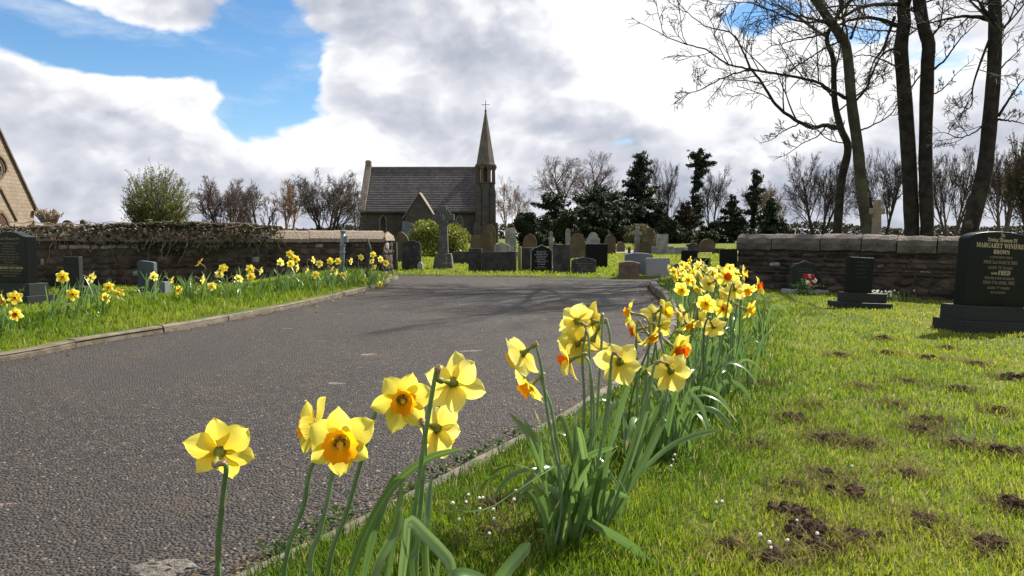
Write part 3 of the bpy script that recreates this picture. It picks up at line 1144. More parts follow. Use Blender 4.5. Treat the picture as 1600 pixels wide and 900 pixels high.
b.build('roof', SLATE, c1)
b = MB()
b.box(xl + .45, xr - .45, YR - 0.12, YR + 0.12, zR - 0.05, zR + 0.09)
b.build('ridge', DRESS, c1)
b = MB()
b.box(xl + .05, xr - .05, YF - 0.40, YF - 0.24, zE - 0.20, zE - 0.08)
b.build('gutter', IRON, c1)
for u in (599, 718, 575.5):
    if u == 575.5:
        continue
    p = P(u, 360, YF)
    lancet(c1, p.x, YF, p.z, 0.28, 1.5)
b = MB()
b.box(xl - 0.02, xr + 0.02, YF - 0.12, YF - 0.002, -0.3, 0.9)
b.build('plinth', CHST, c1)
# porch
px = P(655, 340, 73).x
zp0, zpa = P(655, 338, 73).z, P(655, 303, 73).z
hw = 1.42
b = MB()
# the front wall is built round its door opening
dw, dh, dsp = 0.66, 2.15, 1.15
o = arch(dw, dh, dsp)
leftp = [(px - hw, -0.3), (px - dw, -0.3)] + [(px + x, z) for x, z in o[::-1][:8] if x <= 0.0 and z > 0] + [(px, zpa), (px - hw, zp0)]
# wall halves either side of the opening, meeting over its point
L = [(-hw, -0.3), (-dw, -0.3), (-dw, dsp)]
r_ = (dw * dw + (dh - dsp) ** 2) / (2 * dw)
cxr = dw - r_
a1 = math.atan2(dh - dsp, -cxr)
arc = [(cxr + r_ * math.cos(a1 * i / 6), dsp + r_ * math.sin(a1 * i / 6)) for i in range(7)]
Lh = [(-hw, -0.3), (-dw, -0.3)] + [(-x, z) for x, z in arc] + [(0, zpa), (-hw, zp0)]
Rh = [(hw, -0.3), (hw, zp0), (0, zpa)] + [(x, z) for x, z in arc[::-1]] + [(dw, -0.3)]
b.prism([(px + x, z) for x, z in Lh], 73.0, 73.35)
b.prism([(px + x, z) for x, z in Rh], 73.0, 73.35)
for sx in (-1, 1):
    b.box(px + sx * hw - (0.3 if sx > 0 else 0), px + sx * hw + (0.3 if sx < 0 else 0), 73.352, YF - 0.003, -0.3, zp0)
b.build('porch', CHST, c1)
b = MB()
for sx in (-1, 1):
    e = hw + 0.22
    zz = zp0 - 0.22 * (zpa - zp0) / hw
    vs = [(px + sx * e, y, zz + d) for y in (72.9, YF + 0.4) for d in (0.05, 0.2)] + [(px, y, zpa + d) for y in (72.9, YF + 0.4) for d in (0.05, 0.2)]
    b.add(vs, [(0, 1, 5, 4), (2, 6, 7, 3), (1, 3, 7, 5), (0, 4, 6, 2), (0, 2, 3, 1)])
b.build('porch_roof', DRESS, c1)
b = MB()
outer = [(x * (1 + .16 / dw), z * (1 + .14 / dh)) for x, z in o]
frame_of(outer, o, b, -0.06, 0.05)
b.build('door_arch', DRESS2, c1, loc=(px, 73.0, -0.0))
b = MB()
b.prism(arch(dw + .3, dh + .2, dsp), 0, 0.08)
b.build('door', DOORW, c1, loc=(px, YF - 0.25, -0.02))
b = MB()
b.box(px - .07, px + .07, 72.95, 73.12, zpa + .15, zpa + .75)
b.box(px - .26, px + .26, 72.96, 73.11, zpa + .42, zpa + .56)
b.build('porch_cross', DRESS2, c1)
# bell turret and spire on the right corner
tx, ty = P(759, 300, YF).x, YF + 0.15
zS, zT = P(759, 258, YF).z, P(759, 173, YF).z
tur = MB()


def octa(r, z, cx=None, cy=None, ph=math.pi / 8):
    cx, cy = tx if cx is None else cx, ty if cy is None else cy
    return [(cx + r * math.cos(ph + math.pi / 4 * i), cy + r * math.sin(ph + math.pi / 4 * i), z) for i in range(8)]


def ring_stack(b, levels):
    o = [octa(r, z) for r, z in levels]
    vs = [p for q in o for p in q]
    m = len(o)
    b.add(vs, [(i * 8 + j, i * 8 + (j + 1) % 8, (i + 1) * 8 + (j + 1) % 8, (i + 1) * 8 + j) for i in range(m - 1) for j in range(8)] + [tuple(range(7, -1, -1)), tuple((m - 1) * 8 + j for j in range(8))])


zb1 = P(759, 286, YF).z
ring_stack(tur, [(1.22, -0.3), (1.20, 1.2), (0.98, 1.9), (0.98, zb1 - 0.12), (1.06, zb1 - 0.06), (1.06, zb1 + 0.06), (0.55, zb1 + 0.07), (0.55, zS - 0.05)])
tur.build('turret', CHST, c1)
b = MB()
for i in range(8):                     # belfry piers: the openings between them are real
    a = math.pi / 8 + math.pi / 4 * i
    x, y = tx + 0.88 * math.cos(a), ty + 0.88 * math.sin(a)
    b.frustum((0.15, 0.15), zb1 + 0.05, (0.13, 0.13), zS - 0.45, x, y)
    b.frustum((0.19, 0.19), zS - 0.45, (0.30, 0.30), zS - 0.12, x, y)
ring_stack(b, [(1.06, zS - 0.14), (1.12, zS - 0.06), (1.12, zS + 0.04), (1.0, zS + 0.07)])
b.build('belfry', DRESS2, c1)
for k, a in enumerate((-2.36, -0.78, 0.78, 2.36)):
    b = MB()
    dx, dy = math.cos(a), math.sin(a)
    for r0, r1, z0, z1 in ((0.42, 0.42, -0.3, 1.5), (0.42, 0.30, 1.5, 2.1), (0.28, 0.28, 2.1, zb1 - 0.9), (0.28, 0.12, zb1 - 0.9, zb1 - 0.2), (0.10, 0.10, zb1 - 0.2, zS - 0.3)):
        off = 1.18 if z0 < 1.9 else 1.02
        b.frustum((r0, r0), z0, (r1, r1), z1 - 0.003, tx + dx * off, ty + dy * off)
    b.build('buttress', CHST, c1)
for a in (-math.pi / 2, -math.pi / 2 + math.pi / 4, -math.pi / 2 - math.pi / 4):
    b = MB()
    ou = arch(0.24, 1.75, 1.2)
    b.prism(ou, -0.02, 0.03)
    b.build('niche', GLASSD, c1, loc=(tx + 0.915 * math.cos(a), ty + 0.915 * math.sin(a), zb1 - 2.1), rot=(0, 0, a + math.pi / 2))
b = MB()
ring_stack(b, [(1.02, zS + 0.06), (0.96, zS + 0.3), (0.07, zT)])
b.build('spire', mat('spire_stone', (0.125, 0.105, 0.088), (0.088, 0.074, 0.065), 1.6, 0.9, 0.01, 14), c1)
b = MB()
b.tube([(tx, ty, zT - .1), (tx, ty, zT + 0.95)], [.05, .03], 6)
b.tube([(tx - .36, ty, zT + .62), (tx + .36, ty, zT + .62)], .028, 6)
for q in ((-.36, .62), (.36, .62), (0, .98)):
    b.lathe([(0, -.06), (.06, 0), (0, .06)], 6, (tx + q[0], ty, zT + q[1]))
b.lathe([(0.02, -.16), (.11, -.05), (.11, .05), (0.02, .12)], 8, (tx, ty, zT + .02))
b.build('spire_cross', IRON, c1)

# ---- the sunlit chapel at the left edge: its gable looks along +X
c2 = thing('chapel', 'pale sunlit chapel gable with a rose window at the left edge', 'chapel')
GX = -38.8
ya, yc = 55.8, 60.0
ze2, za2 = 3.2, 9.4
yo = 2 * ya - yc
b = MB()
o = [(yo, -0.3), (yc, -0.3), (yc, ze2), (ya, za2), (yo, ze2)]
vs = [(GX, y, z) for y, z in o] + [(GX - 0.6, y, z) for y, z in o]
b.add(vs, [(0, 1, 2, 3, 4), (9, 8, 7, 6, 5)] + [(i, i + 5, (i + 1) % 5 + 5, (i + 1) % 5) for i in range(5)])
b.box(GX - 15, GX - 0.602, yo + .01, yc - .01, -0.3, ze2)
b.build('wall', CHST2, c2)
b = MB()
for y in (yo - .3, yc + .3):
    z0 = ze2 - 0.3 * (za2 - ze2) / (yc - ya)
    b.add([(GX - .5, y, z0), (GX - 15, y, z0), (GX - 15, ya, za2), (GX - .5, ya, za2)], [(0, 1, 2, 3)])
b.build('roof', SLATE, c2)
b = MB()
for y in (yo, yc):
    s = 1 if y > ya else -1
    p0, p1 = Vector((0, y + s * .28, ze2 - .42)), Vector((0, ya, za2 + 0.02))
    vs = [(GX + dx, p.y, p.z + dz) for dx in (-.62, .16) for dz in (0, .24) for p in (p0, p1)]
    b.add(vs, [(0, 1, 3, 2), (4, 6, 7, 5), (0, 4, 5, 1), (2, 3, 7, 6), (0, 2, 6, 4), (1, 5, 7, 3)])
    b.box(GX - .6, GX + .22, y + s * .02 - .30, y + s * .02 + .42 * 1, ze2 - .72, ze2 - .40)
b.box(GX - .35, GX + .1, ya - .16, ya + .16, za2 + .2, za2 + .75)
b.build('gable_coping', DRESS2, c2)
rose = MB()
K = 28
for r0, r1, x0, x1 in ((0.62, 0.78, 0.0, .05), (0.80, 0.96, 0.0, .10), (1.0, 1.14, 0.0, .20)):
    full = r0 < 0.99
    kk = K if full else K // 2
    for i in range(kk):
        a0, a1_ = (2 * math.pi * i / K, 2 * math.pi * (i + 1) / K)
        vs = [(GX + x, 55.75 + r * math.cos(a), 5.8 + r * math.sin(a)) for a in (a0, a1_) for r in (r0, r1) for x in (x0 + .003, x1)]
        rose.add(vs, [(1, 3, 7, 5), (2, 6, 7, 3), (0, 1, 5, 4), (0, 2, 3, 1), (4, 5, 7, 6)])
for y in (-1.07, 1.07):
    rose.box(GX + .004, GX + .2, 55.75 + y - .14, 55.75 + y + .14, 5.66, 5.8)
rw = rose.build('window', DRESS2, c2)
b = MB()
b.add([(GX + .012, 55.75 + .63 * math.cos(2 * math.pi * i / K), 5.8 + .63 * math.sin(2 * math.pi * i / K)) for i in range(K)], [tuple(range(K))])
b.build('pane', GLASSD, rw)
b = MB()
for i in range(6):
    a = math.pi / 6 + i * math.pi / 3
    b.tube([(GX + .03, 55.75 + .1 * math.cos(a), 5.8 + .1 * math.sin(a)), (GX + .03, 55.75 + .64 * math.cos(a), 5.8 + .64 * math.sin(a))], .05, 5)
for i in range(24):
    a, a2 = 2 * math.pi * i / 24, 2 * math.pi * (i + 1) / 24
    b.tube([(GX + .03, 55.75 + .22 * math.cos(a), 5.8 + .22 * math.sin(a)), (GX + .03, 55.75 + .22 * math.cos(a2), 5.8 + .22 * math.sin(a2))], .04, 5)
b.build('tracery', DRESS, rw)
# its porch
b = MB()
py0, py1 = 54.0, 57.0
o = [(py0, -.3), (py1, -.3), (py1, 2.2), (55.5, 4.3), (py0, 2.2)]
vs = [(GX + .40, y, z) for y, z in o] + [(GX + .002, y, z) for y, z in o]
b.add(vs, [(0, 1, 2, 3, 4)] + [(i, i + 5, (i + 1) % 5 + 5, (i + 1) % 5) for i in range(5)])
b.build('porch', CHST2, c2)
b = MB()
for y in (py0, py1):
    s = 1 if y > 55.5 else -1
    p0, p1 = Vector((0, y + s * .25, 1.86)), Vector((0, 55.5, 4.32))
    vs = [(GX + dx, p.y, p.z + dz) for dx in (.003, .52) for dz in (0.01, .17) for p in (p0, p1)]
    b.add(vs, [(0, 1, 3, 2), (4, 6, 7, 5), (0, 4, 5, 1), (2, 3, 7, 6), (0, 2, 6, 4), (1, 5, 7, 3)])
b.build('porch_roof', DRESS2, c2)
b = MB()
o = arch(.8, 2.5, 1.25)
frame_of([(x * 1.2, z * 1.09) for x, z in o], o, b, -.08, .02)
b.build('door_arch', DRESS2, c2, loc=(GX + .40, 55.5, 0), rot=(0, 0, math.pi / 2))
b = MB()
b.prism(o, -.02, .01)
b.build('door', mat('red_door', (0.05, 0.022, 0.012), rough=.6), c2, loc=(GX + .40, 55.5, 0), rot=(0, 0, math.pi / 2))
b = MB()
b.box(GX + .002, GX + .5, 59.3, 59.9, -.3, 1.35)
b.frustum((.25, .3), 1.35, (.02, .02), 2.05, GX + .25, 59.6)
b.build('buttress', CHST2, c2)
# ================================================================ GRAVESTONES
BLACKG = mat('polished_black_granite', (0.005, 0.006, 0.006), (0.008, 0.010, 0.0095), 60, 0.32, spec=0.12)
BLACKM = mat('dark_granite', (0.012, 0.015, 0.0145), (0.022, 0.026, 0.025), 90, 0.55, spec=0.2, bump=0.001, bscale=120)
GREYG = mat('grey_granite', (0.20, 0.203, 0.203), (0.28, 0.28, 0.276), 60, 0.7, vary=0.06, spots=((0.15, 0.15, 0.14), 3, .5, .8))
DARKST = mat('weathered_dark_stone', (0.026, 0.027, 0.026), (0.050, 0.048, 0.044), 6, 0.92, 0.006, 40, vary=0.2, spots=((0.075, 0.075, 0.06), 12, .58, .72))
OCHRE = mat('ochre_sandstone', (0.105, 0.078, 0.046), (0.07, 0.054, 0.034), 3, 0.92, 0.006, 40, vary=0.15, spots=((0.06, 0.05, 0.035), 5, .55, .75))
BLUEST = mat('blue_grey_stone', (0.085, 0.105, 0.125), (0.115, 0.135, 0.15), 4, 0.8, vary=0.08)
SLATEST = mat('slate_headstone', (0.040, 0.052, 0.056), (0.058, 0.072, 0.076), 4, 0.8, vary=0.08)
PALEST = mat('pale_weathered_stone', (0.26, 0.26, 0.245), (0.145, 0.145, 0.138), 5, 0.9, 0.006, 40, vary=0.1)
BROWNST = mat('brown_stone', (0.15, 0.105, 0.075), (0.09, 0.068, 0.052), 8, 0.92, 0.008, 50, vary=0.1)
GOLD = mat('gilt_lettering', (0.42, 0.35, 0.20), rough=0.45, spec=0.5)
DULLGOLD = mat('faded_gilt_lettering', (0.17, 0.145, 0.095), rough=0.6)
WHITEL = mat('white_lettering', (0.72, 0.74, 0.74), rough=0.7)
GREYL = mat('worn_lettering', (0.055, 0.06, 0.06), rough=0.8)


def outline(kind, w, h):
    """Front outline (x, z) of a headstone of half width w, counter-clockwise."""
    A = lambda cx, cz, rx, rz, a0, a1, n=10: [(cx + rx * math.cos(a0 + (a1 - a0) * i / n), cz + rz * math.sin(a0 + (a1 - a0) * i / n)) for i in range(n + 1)]
    if kind == 'flat':
        return [(-w, 0), (w, 0), (w, h), (-w, h)]
    if kind == 'slant':
        return [(-w, 0), (w, 0), (w, h * .93), (w * .8, h * .955), (-w * .6, h), (-w, h * .98)]
    if kind == 'round':
        return [(-w, 0), (w, 0)] + A(0, h - w, w, w, 0, math.pi, 14)
    if kind == 'bow':
        r = h * 0.12
        return [(-w, 0), (w, 0)] + A(0, h - r, w, r, 0, math.pi, 14)
    if kind == 'pointed':
        return [(-w, 0), (w, 0)] + arch(w, h, h - 1.35 * w, 7)[2:]
    if kind == 'ogee':
        o = [(w, h * .80), (w * .86, h * .80), (w * .80, h * .87), (w * .5, h * .90), (w * .22, h * .95), (0, h)]
        return [(-w, 0), (w, 0)] + o + [(-x, z) for x, z in o[::-1][1:]]
    if kind == 'peon':
        o = [(w, h * .90), (w * .75, h * .925), (w * .40, h * .985), (w * .15, h), (0, h)]
        return [(-w, 0), (w, 0)] + o + [(-x, z) for x, z in o[::-1][1:]]
    if kind == 'shoulder':
        o = [(w, h * .72), (w * .72, h * .76)] + A(0, h - w * .7, w * .7, w * .7, 0.15, math.pi / 2, 6)
        return [(-w, 0), (w, 0)] + o + [(-x, z) for x, z in o[::-1][1:]]
    if kind == 'clipped':
        return [(-w, 0), (w, 0), (w, h - w * .45), (w * .8, h - w * .18), (w * .35, h - w * .03), (0, h), (-w * .35, h - w * .03), (-w * .8, h - w * .18), (-w, h - w * .45)]
    raise KeyError(kind)


def stone(label, u0, u1, vt, vb=None, Y=None, kind='flat', m=DARKST, t=0.10, phi=0.0, tilt=0.0, bases=(), group='gravestones beyond the junction', name='headstone',
          cat='gravestone', bevel=0.006, lean=0.0, top=0.0):
    """A headstone seen between pixels u0..u1 with its top at vt, on the ground at vb (or at depth Y)."""
    uc = (u0 + u1) / 2
    if Y is None:
        g = G(uc, vb, 0.04)
        g = G(uc, vb, zg(g.x, g.y))
        Y = g.y
    x = P(uc, 400, Y).x
    z0 = zg(x, Y)
    h = P(uc, vt, Y).z - z0
    wd = (u1 - u0) / F * Y
    if group.startswith('gravestones beyond'):
        lean, tilt, phi = random.gauss(0, .018), random.gauss(0, .016), phi + random.gauss(0, .05)
    root = thing(name, label, cat, (x, Y, z0), (lean, tilt, phi), group)
    zb = -0.10
    for k, (bw, bh, bt, bx) in enumerate(bases):       # widths and thicknesses in metres, from the ground up
        b = MB()
        b.box(bx - bw / 2, bx + bw / 2, -bt / 2, bt / 2, zb, (0 if k == 0 else zb) + bh)
        zb = (0 if k == 0 else zb) + bh
        b.build('base', m if not isinstance(m, tuple) else m[1], root, bevel=bevel)
    zb0 = zb if bases else -0.12
    b = MB()
    o = outline(kind, wd / 2, h - max(zb0, 0))
    if not bases:
        o = [(px, pz if pz > 0 else -0.12) for px, pz in o]
    b.prism(o, -t / 2, t / 2)
    b.build('slab', m if not isinstance(m, tuple) else m[0], root, loc=(0, 0, max(zb0, 0) if bases else 0), bevel=bevel)
    root['zb'] = max(zb0, 0)
    root['h'] = h
    root['t'] = t
    return root


def text(root, s, x, z, size, m, y, width=None, spacing=1.0):
    c = bpy.data.curves.new('inscription', 'FONT')
    c.body = s
    c.align_x = 'CENTER'
    c.size = size
    c.extrude = 0.0008
    c.resolution_u = 2
    c.space_character = spacing
    c.materials.append(m)
    o = link('inscription', c, root, (x, y - 0.0015, z), (math.pi / 2, 0, 0))
    if width:
        bpy.context.view_layer.update()
        if o.dimensions.x > 0:
            o.scale.x = width / o.dimensions.x
    return o


def worn_lines(root, x, z0, w, rows, y, m, hgt=0.018, gap=0.034, kind=None):
    """Cut lettering too small or worn to read: short raised strokes in word-like runs, one part."""
    b = MB()
    for r in range(rows):
        half = w * random.uniform(0.45, 1.0) / 2
        z = z0 - r * gap
        q = -half
        while q < half:
            run = random.randint(2, 7)
            for k in range(run):
                if q > half:
                    break
                s = hgt * random.uniform(.35, .6)
                b.box(x + q, x + q + s * .35, y - .0016, y + .002, z, z + hgt * random.uniform(.75, 1))
                if random.random() < .6:
                    zz = z + hgt * random.choice((0, .4, .75))
                    b.box(x + q, x + q + s, y - .0014, y + .002, zz, zz + hgt * .2)
                q += s * 1.35
            q += hgt * .6
    return b.build('lettering', m, root, kind='stuff')


def bold(s):
    """Serif capitals from the maths alphabets of Blender's own font (it has no serif face)."""
    out = ''
    for ch in s:
        if 'A' <= ch <= 'Z':
            out += chr(0x1D400 + ord(ch) - 65)
        elif 'a' <= ch <= 'z':
            out += chr(0x1D41A + ord(ch) - 97)
        elif '0' <= ch <= '9':
            out += chr(0x1D7CE + ord(ch) - 48)
        else:
            out += ch
    return out


def fraktur(s):
    return ''.join(chr(0x1D56C + ord(c) - 65) if 'A' <= c <= 'Z' else chr(0x1D586 + ord(c) - 97) if 'a' <= c <= 'z' else c for c in s)


GR = 'gravestones on the right lawn'
PH, TL = R(14), R(3.0)
# the large one at the right edge
big = stone('large arched black granite headstone with gilt inscription at the right edge', 1487, 1615, 362, None, 6.10, 'bow', (BLACKG, BLACKM), 0.10, PH, TL,
            ((0.83, 0.085, 0.34, 0.0), (0.78, 0.12, 0.25, 0.0)), GR, bevel=0.004)
yb = -0.05
zt = big['h'] - big['zb']
zz = big['zb']
lines = [(fraktur('In'), .930, .042, .045), (fraktur('Loving Memory Of'), .862, .046, .30), (bold('MARGARET WINIFRED'), .780, .056, .52), (bold('BROWN'), .700, .050, .165),
         (bold('A DEVOTED WIFE'), .640, .028, .23), (bold('DIED 2nd MARCH 2001'), .568, .040, .345), (bold('AGED 70 YEARS'), .498, .034, .25), (bold('ALSO'), .425, .028, .062),
         (bold('HER BELOVED HUSBAND'), .360, .030, .30), (bold('DIED 17th APRIL 2002'), .296, .038, .32), (bold('AGED 77 YEARS'), .230, .030, .23), (bold('RE-UNITED'), .170, .026, .15)]
for s, f, size, wid in lines:
    text(big, s, -0.058 if 'ALSO' != s and s == bold('ALSO') else 0.0, zz + f * zt, size, DULLGOLD if f < .68 and f != .425 else GOLD, yb, wid)
text(big, bold('FRED'), 0.045, zz + .420 * zt, .055, GOLD, yb, .125)
# flowers in a pot at its foot, cut by the frame
pot = thing('flower_pot', 'red flowers in a white pot at the foot of the large arched headstone', 'flowers', (big.location.x + .255, big.location.y - .165, big.location.z + .19))
b = MB()
b.lathe([(.03, 0), (.045, .045), (.047, .05)], 12)
b.build('pot', PALEST, pot)
REDP = mat('red_petal', (0.32, 0.012, 0.018), (0.45, 0.03, 0.035), 30, 0.6, transl=0.25)
PINKP = mat('pink_petal', (0.55, 0.22, 0.24), (0.7, 0.5, 0.45), 30, 0.6, transl=0.25)
WHITEP = mat('white_petal', (0.78, 0.78, 0.72), rough=0.6, transl=0.25)
GREENL = tinted('green_leaf', [(0, (0.02, 0.05, 0.01)), (1, (0.08, 0.14, 0.03))], 0.35, 0.45, 0.35)


def flower_heads(root, spots, r, m, nm='flower'):
    for x, y, z in spots:
        b = MB()
        for ring, (n, rr, up) in enumerate(((7, 1.0, .15), (6, .7, .5), (4, .35, .8))):
            for k in range(n):
                a = 2 * math.pi * k / n + ring * .4 + random.uniform(-.2, .2)
                ca, sa = math.cos(a), math.sin(a)
                w = r * .42
                p = lambda f, s, h: (ca * f * r * rr - sa * s, -(0.15 + up * h) * r, sa * f * r * rr + ca * s)
                b.add([p(.05, 0, .2), p(.55, w, .7), p(1, 0, .5), p(.55, -w, .7)], [(0, 1, 2, 3)])
        b.build(nm, m, root, loc=(x, y, z), rot=(random.uniform(-.5, .2), random.uniform(-.4, .4), random.uniform(-.6, .6)))


flower_heads(pot, [(-.02, 0, .08), (.03, -.01, .075), (.0, -.01, .105)], .032, REDP)

r2 = stone('plain black headstone set off centre on two stepped plinths, right lawn', 1319, 1363, 402, None, 7.80, 'flat', (BLACKG, BLACKM), 0.065, PH, TL,
           ((0.60, 0.06, 0.27, 0.04), (0.49, 0.10, 0.16, 0.06)), GR, bevel=0.004)
worn_lines(r2, 0, r2['zb'] + .36, .2, 6, -0.0325, GREYL, .014, .04)
r1 = stone('small dark ogee topped headstone against the right wall behind red flowers', 1231, 1278, 407, None, 9.75, 'ogee', (BLACKM, GREYG), 0.075, R(20), R(2.2),
           ((0.56, 0.05, 0.26, 0.05),), GR)
worn_lines(r1, 0, r1['h'] - .12, .3, 8, -0.0375, mat('dim_lettering', (0.12, 0.11, 0.085), rough=.8), .016, .033)


def bunch(label, u, v, Y, w, h, heads, r, leaves=160, group='flowers laid at graves', name='flower_bunch', cat='flowers'):
    x = P(u, v, Y).x
    z = zg(x, Y)
    root = thing(name, label, cat, (x, Y, z), group=group)
    pts = rng.normal(size=(leaves, 3)) * (w * .33, w * .25, h * .22) + (0, 0, h * .33)
    leaf_cards(0, pts, .055 * max(w / .3, .6), GREENL, 'leaves', root, up=.6)
    for m, n in heads:
        flower_heads(root, [(random.gauss(0, w * .28), -random.uniform(0, w * .25), h * random.uniform(.45, 1)) for _ in range(n)], r, m)
    return root


bunch('bunch of red and white flowers before the small ogee headstone, right wall', 1258, 455, 9.4, .24, .26, ((REDP, 4), (WHITEP, 2), (PINKP, 2)), .034)

# low clump of white snowdrops beside the stepped plinth
sn = thing('snowdrop_clump', 'clump of white snowdrops at the foot of the right wall', 'flowers', (P(1392, 470, 8.9).x, 8.9, zg(P(1392, 470, 8.9).x, 8.9)))
b = MB()
for k in range(150):
    x, y = random.gauss(0, .14), random.gauss(0, .07)
    a = random.uniform(0, 6.28)
    q = .05 * random.random()
    hh = random.uniform(.06, .15)
    b.add([(x - .004, y, 0), (x + .004, y, 0), (x + q * math.cos(a) + .003, y + q * math.sin(a), hh * .7), (x + 1.6 * q * math.cos(a), y + 1.6 * q * math.sin(a), hh)], [(0, 1, 2, 3)])
b.build('leaves', mat('snowdrop_leaf', (0.06, 0.11, 0.03), (0.11, 0.16, 0.05), 20, .5, transl=.35), sn, kind='stuff')
b = MB()
for k in range(46):
    x, y, z = random.gauss(-.12, .13), random.gauss(-.02, .05), random.uniform(.07, .15)
    for j in range(3):
        a = j * 2.09
        b.add([(x, y, z), (x + .012 * math.cos(a), y + .012 * math.sin(a), z - .014), (x + .006 * math.cos(a + .5), y + .006 * math.sin(a + .5), z - .026)], [(0, 1, 2)])
b.build('petals', WHITEP, sn, kind='stuff')

# ---- left verge
GL = 'gravestones on the left verge'
Lc = stone('large black granite headstone with peaked top cut by the left edge', -16, 62, 362, None, 9.55, 'peon', (BLACKG, BLACKM), 0.14, R(-22), 0, ((0.98, 0.11, 0.40, 0.0), (0.86, 0.15, 0.26, 0.0)), GL, bevel=0.004)
zt, zz = Lc['h'] - Lc['zb'], Lc['zb']
for s, f, size, wid, m in ((fraktur('Fond Memory Of'), .84, .045, .42, DULLGOLD), (bold('MARGARET ANN CARVER'), .275, .042, .50, GOLD), (bold('A DEVOTED WIFE MOTHER'), .225, .028, .44, DULLGOLD)):
    text(Lc, s, 0, zz + f * zt, size, m, -.07, wid)
worn_lines(Lc, 0, zz + zt * .76, .42, 9, -.07, DULLGOLD, .019, .035)
worn_lines(Lc, 0, zz + zt * .175, .58, 2, -.07, DULLGOLD, .019, .034)
worn_lines(Lc, .3, .17, .12, 1, -.13, GOLD, .03, .04)
L2 = stone('thin upright dark headstone with a bright sunlit edge, left verge', 100, 127, 401, None, 10.7, 'flat', (BLACKM, DARKST), 0.085, R(-8), 0, ((0.44, 0.12, 0.24, 0.08),), GL)
worn_lines(L2, 0, L2['h'] - .1, .18, 5, -.0425, GREYL, .014, .04)
stone('grey green headstone with slanting top against the left wall', 216, 243, 407, None, 11.1, 'slant', SLATEST, 0.09, R(-6), 0, (), GL)
stone('small square pale block beside the grey green headstone, left verge', 250, 262, 440, None, 10.9, 'flat', BLUEST, 0.16, R(-10), 0, (), GL, name='stone_block', cat='stone block')
# tops showing above the left wall
stone('dark round topped gravestone just showing above the left wall', 100, 115, 344, None, 26, 'round', DARKST, .12, 0, 0, (), 'gravestones behind the left wall')
stone('dark pointed finial of a grave just showing above the left wall', 128, 136, 343, None, 25, 'pointed', DARKST, .12, 0, 0, (), 'gravestones behind the left wall')

# ---- the graves beyond the junction
s_ = stone
s_('narrow dark headstone with a bright lit edge beside the left wall end', 608, 621, 379, 423, kind='flat', m=DARKST, t=.11)
s_('tall ochre round arched headstone behind the dark ones near the wall end', 615, 639, 362, None, 21, 'pointed', OCHRE, .12)
s_('tall blue grey slab standing highest before the chapel porch', 628, 645, 346, None, 27, 'slant', BLUEST, .11)
g4 = s_('broad dark headstone with rounded shoulders left of the stone cross', 628, 658, 376, 421, kind='clipped', m=DARKST, t=.10)
s_('low dark wall like kerb stone between the cross and the bush', 708, 736, 393, None, 19.5, 'flat', DARKST, .2)
s_('dark square topped headstone beside the long low memorial', 732, 753, 388, 424, kind='flat', m=DARKST, t=.10)
s_('smaller ochre round headstone of the overlapping pair before the spire', 735, 753, 367, None, 23, 'round', OCHRE, .1)
s_('larger ochre round headstone of the overlapping pair before the spire', 749, 768, 362, None, 22, 'round', OCHRE, .1)
s_('tallest ochre pointed headstone just under the chapel spire', 757, 775, 350, None, 27, 'pointed', OCHRE, .1)
lm = s_('long low dark memorial block beside the timber post', 752, 807, 394, 424, kind='flat', m=DARKST, t=.35)
worn_lines(lm, 0, lm['h'] - .1, .6, 3, -.175, GREYL, .02, .05)
s_('small grey shouldered headstone behind the long low memorial', 772, 796, 378, None, 22, 'ogee', PALEST, .2)
s_('tall pale streaked headstone on a plinth before the yew', 790, 807, 356, None, 25, 'clipped', PALEST, .14, bases=((.55, .22, .4, 0),))
s_('ochre pointed headstone left of the black white lettered one', 817, 839, 365, None, 23, 'pointed', OCHRE, .1)
s_('plain dark slab just left of the black white lettered headstone', 815, 832, 387, 423, kind='flat', m=DARKST, t=.1)
g14 = s_('black headstone with white lettering and pale edging in the middle row', 830, 862, 382, 424, kind='ogee', m=BLACKG, t=.09)
worn_lines(g14, 0, g14['h'] - .15, .30, 9, -.045, WHITEL, .014, .034)
worn_lines(g14, 0, .1, .26, 2, -.045, WHITEL, .010, .03)
b = MB()
o = outline('ogee', .228, g14['h'])
oi = [(x * .93, z - .014 if z > .1 else z) for x, z in o]
frame_of(o, oi, b, -.05, .046)
b.build('edging', PALEST, g14)
s_('grey brown flat topped headstone between the white lettered and engraved ones', 864, 891, 382, 426, kind='flat', m=DARKST, t=.12)
s_('ochre round headstone in front of the yew', 891, 915, 364, None, 24, 'pointed', OCHRE, .1)
g17 = s_('low engraved grey headstone in front of the broad black slab', 893, 931, 401, 427, kind='ogee', m=DARKST, t=.14)
worn_lines(g17, 0, g17['h'] - .14, .34, 4, -.07, mat('grey_lettering', (0.22, 0.22, 0.2)), .016, .045)
s_('broad black granite slab with a square top in the middle row', 914, 949, 381, None, 17.2, 'flat', BLACKG, .10)
s_('pale ornate shouldered headstone showing above the black slab', 916, 937, 363, None, 29, 'shoulder', PALEST, .15)
s_('ochre pointed headstone standing alone right of the black slab', 945, 962, 366, 397, kind='pointed', m=OCHRE, t=.12)
s_('small grey pointed stone behind the lone ochre headstone', 963, 976, 377, None, 33, 'pointed', OCHRE, .12)
s_('thin dark marker post among the far graves', 981, 985, 386, 398, kind='flat', m=DARKST, t=.1, name='marker_post', cat='post')
s_('wide pale blue curved headstone behind the small brown one', 976, 1019, 395, 429, kind='bow', m=BLUEST, t=.12)
g22 = s_('small rough brown headstone before the wide pale blue one', 967, 999, 408, 431, kind='peon', m=BROWNST, t=.16)
worn_lines(g22, 0, g22['h'] - .12, .3, 3, -.08, GREYL, .016, .04)
s_('light grey speckled granite headstone at the right of the front row', 1010, 1046, 403, 431, kind='flat', m=GREYG, t=.12)
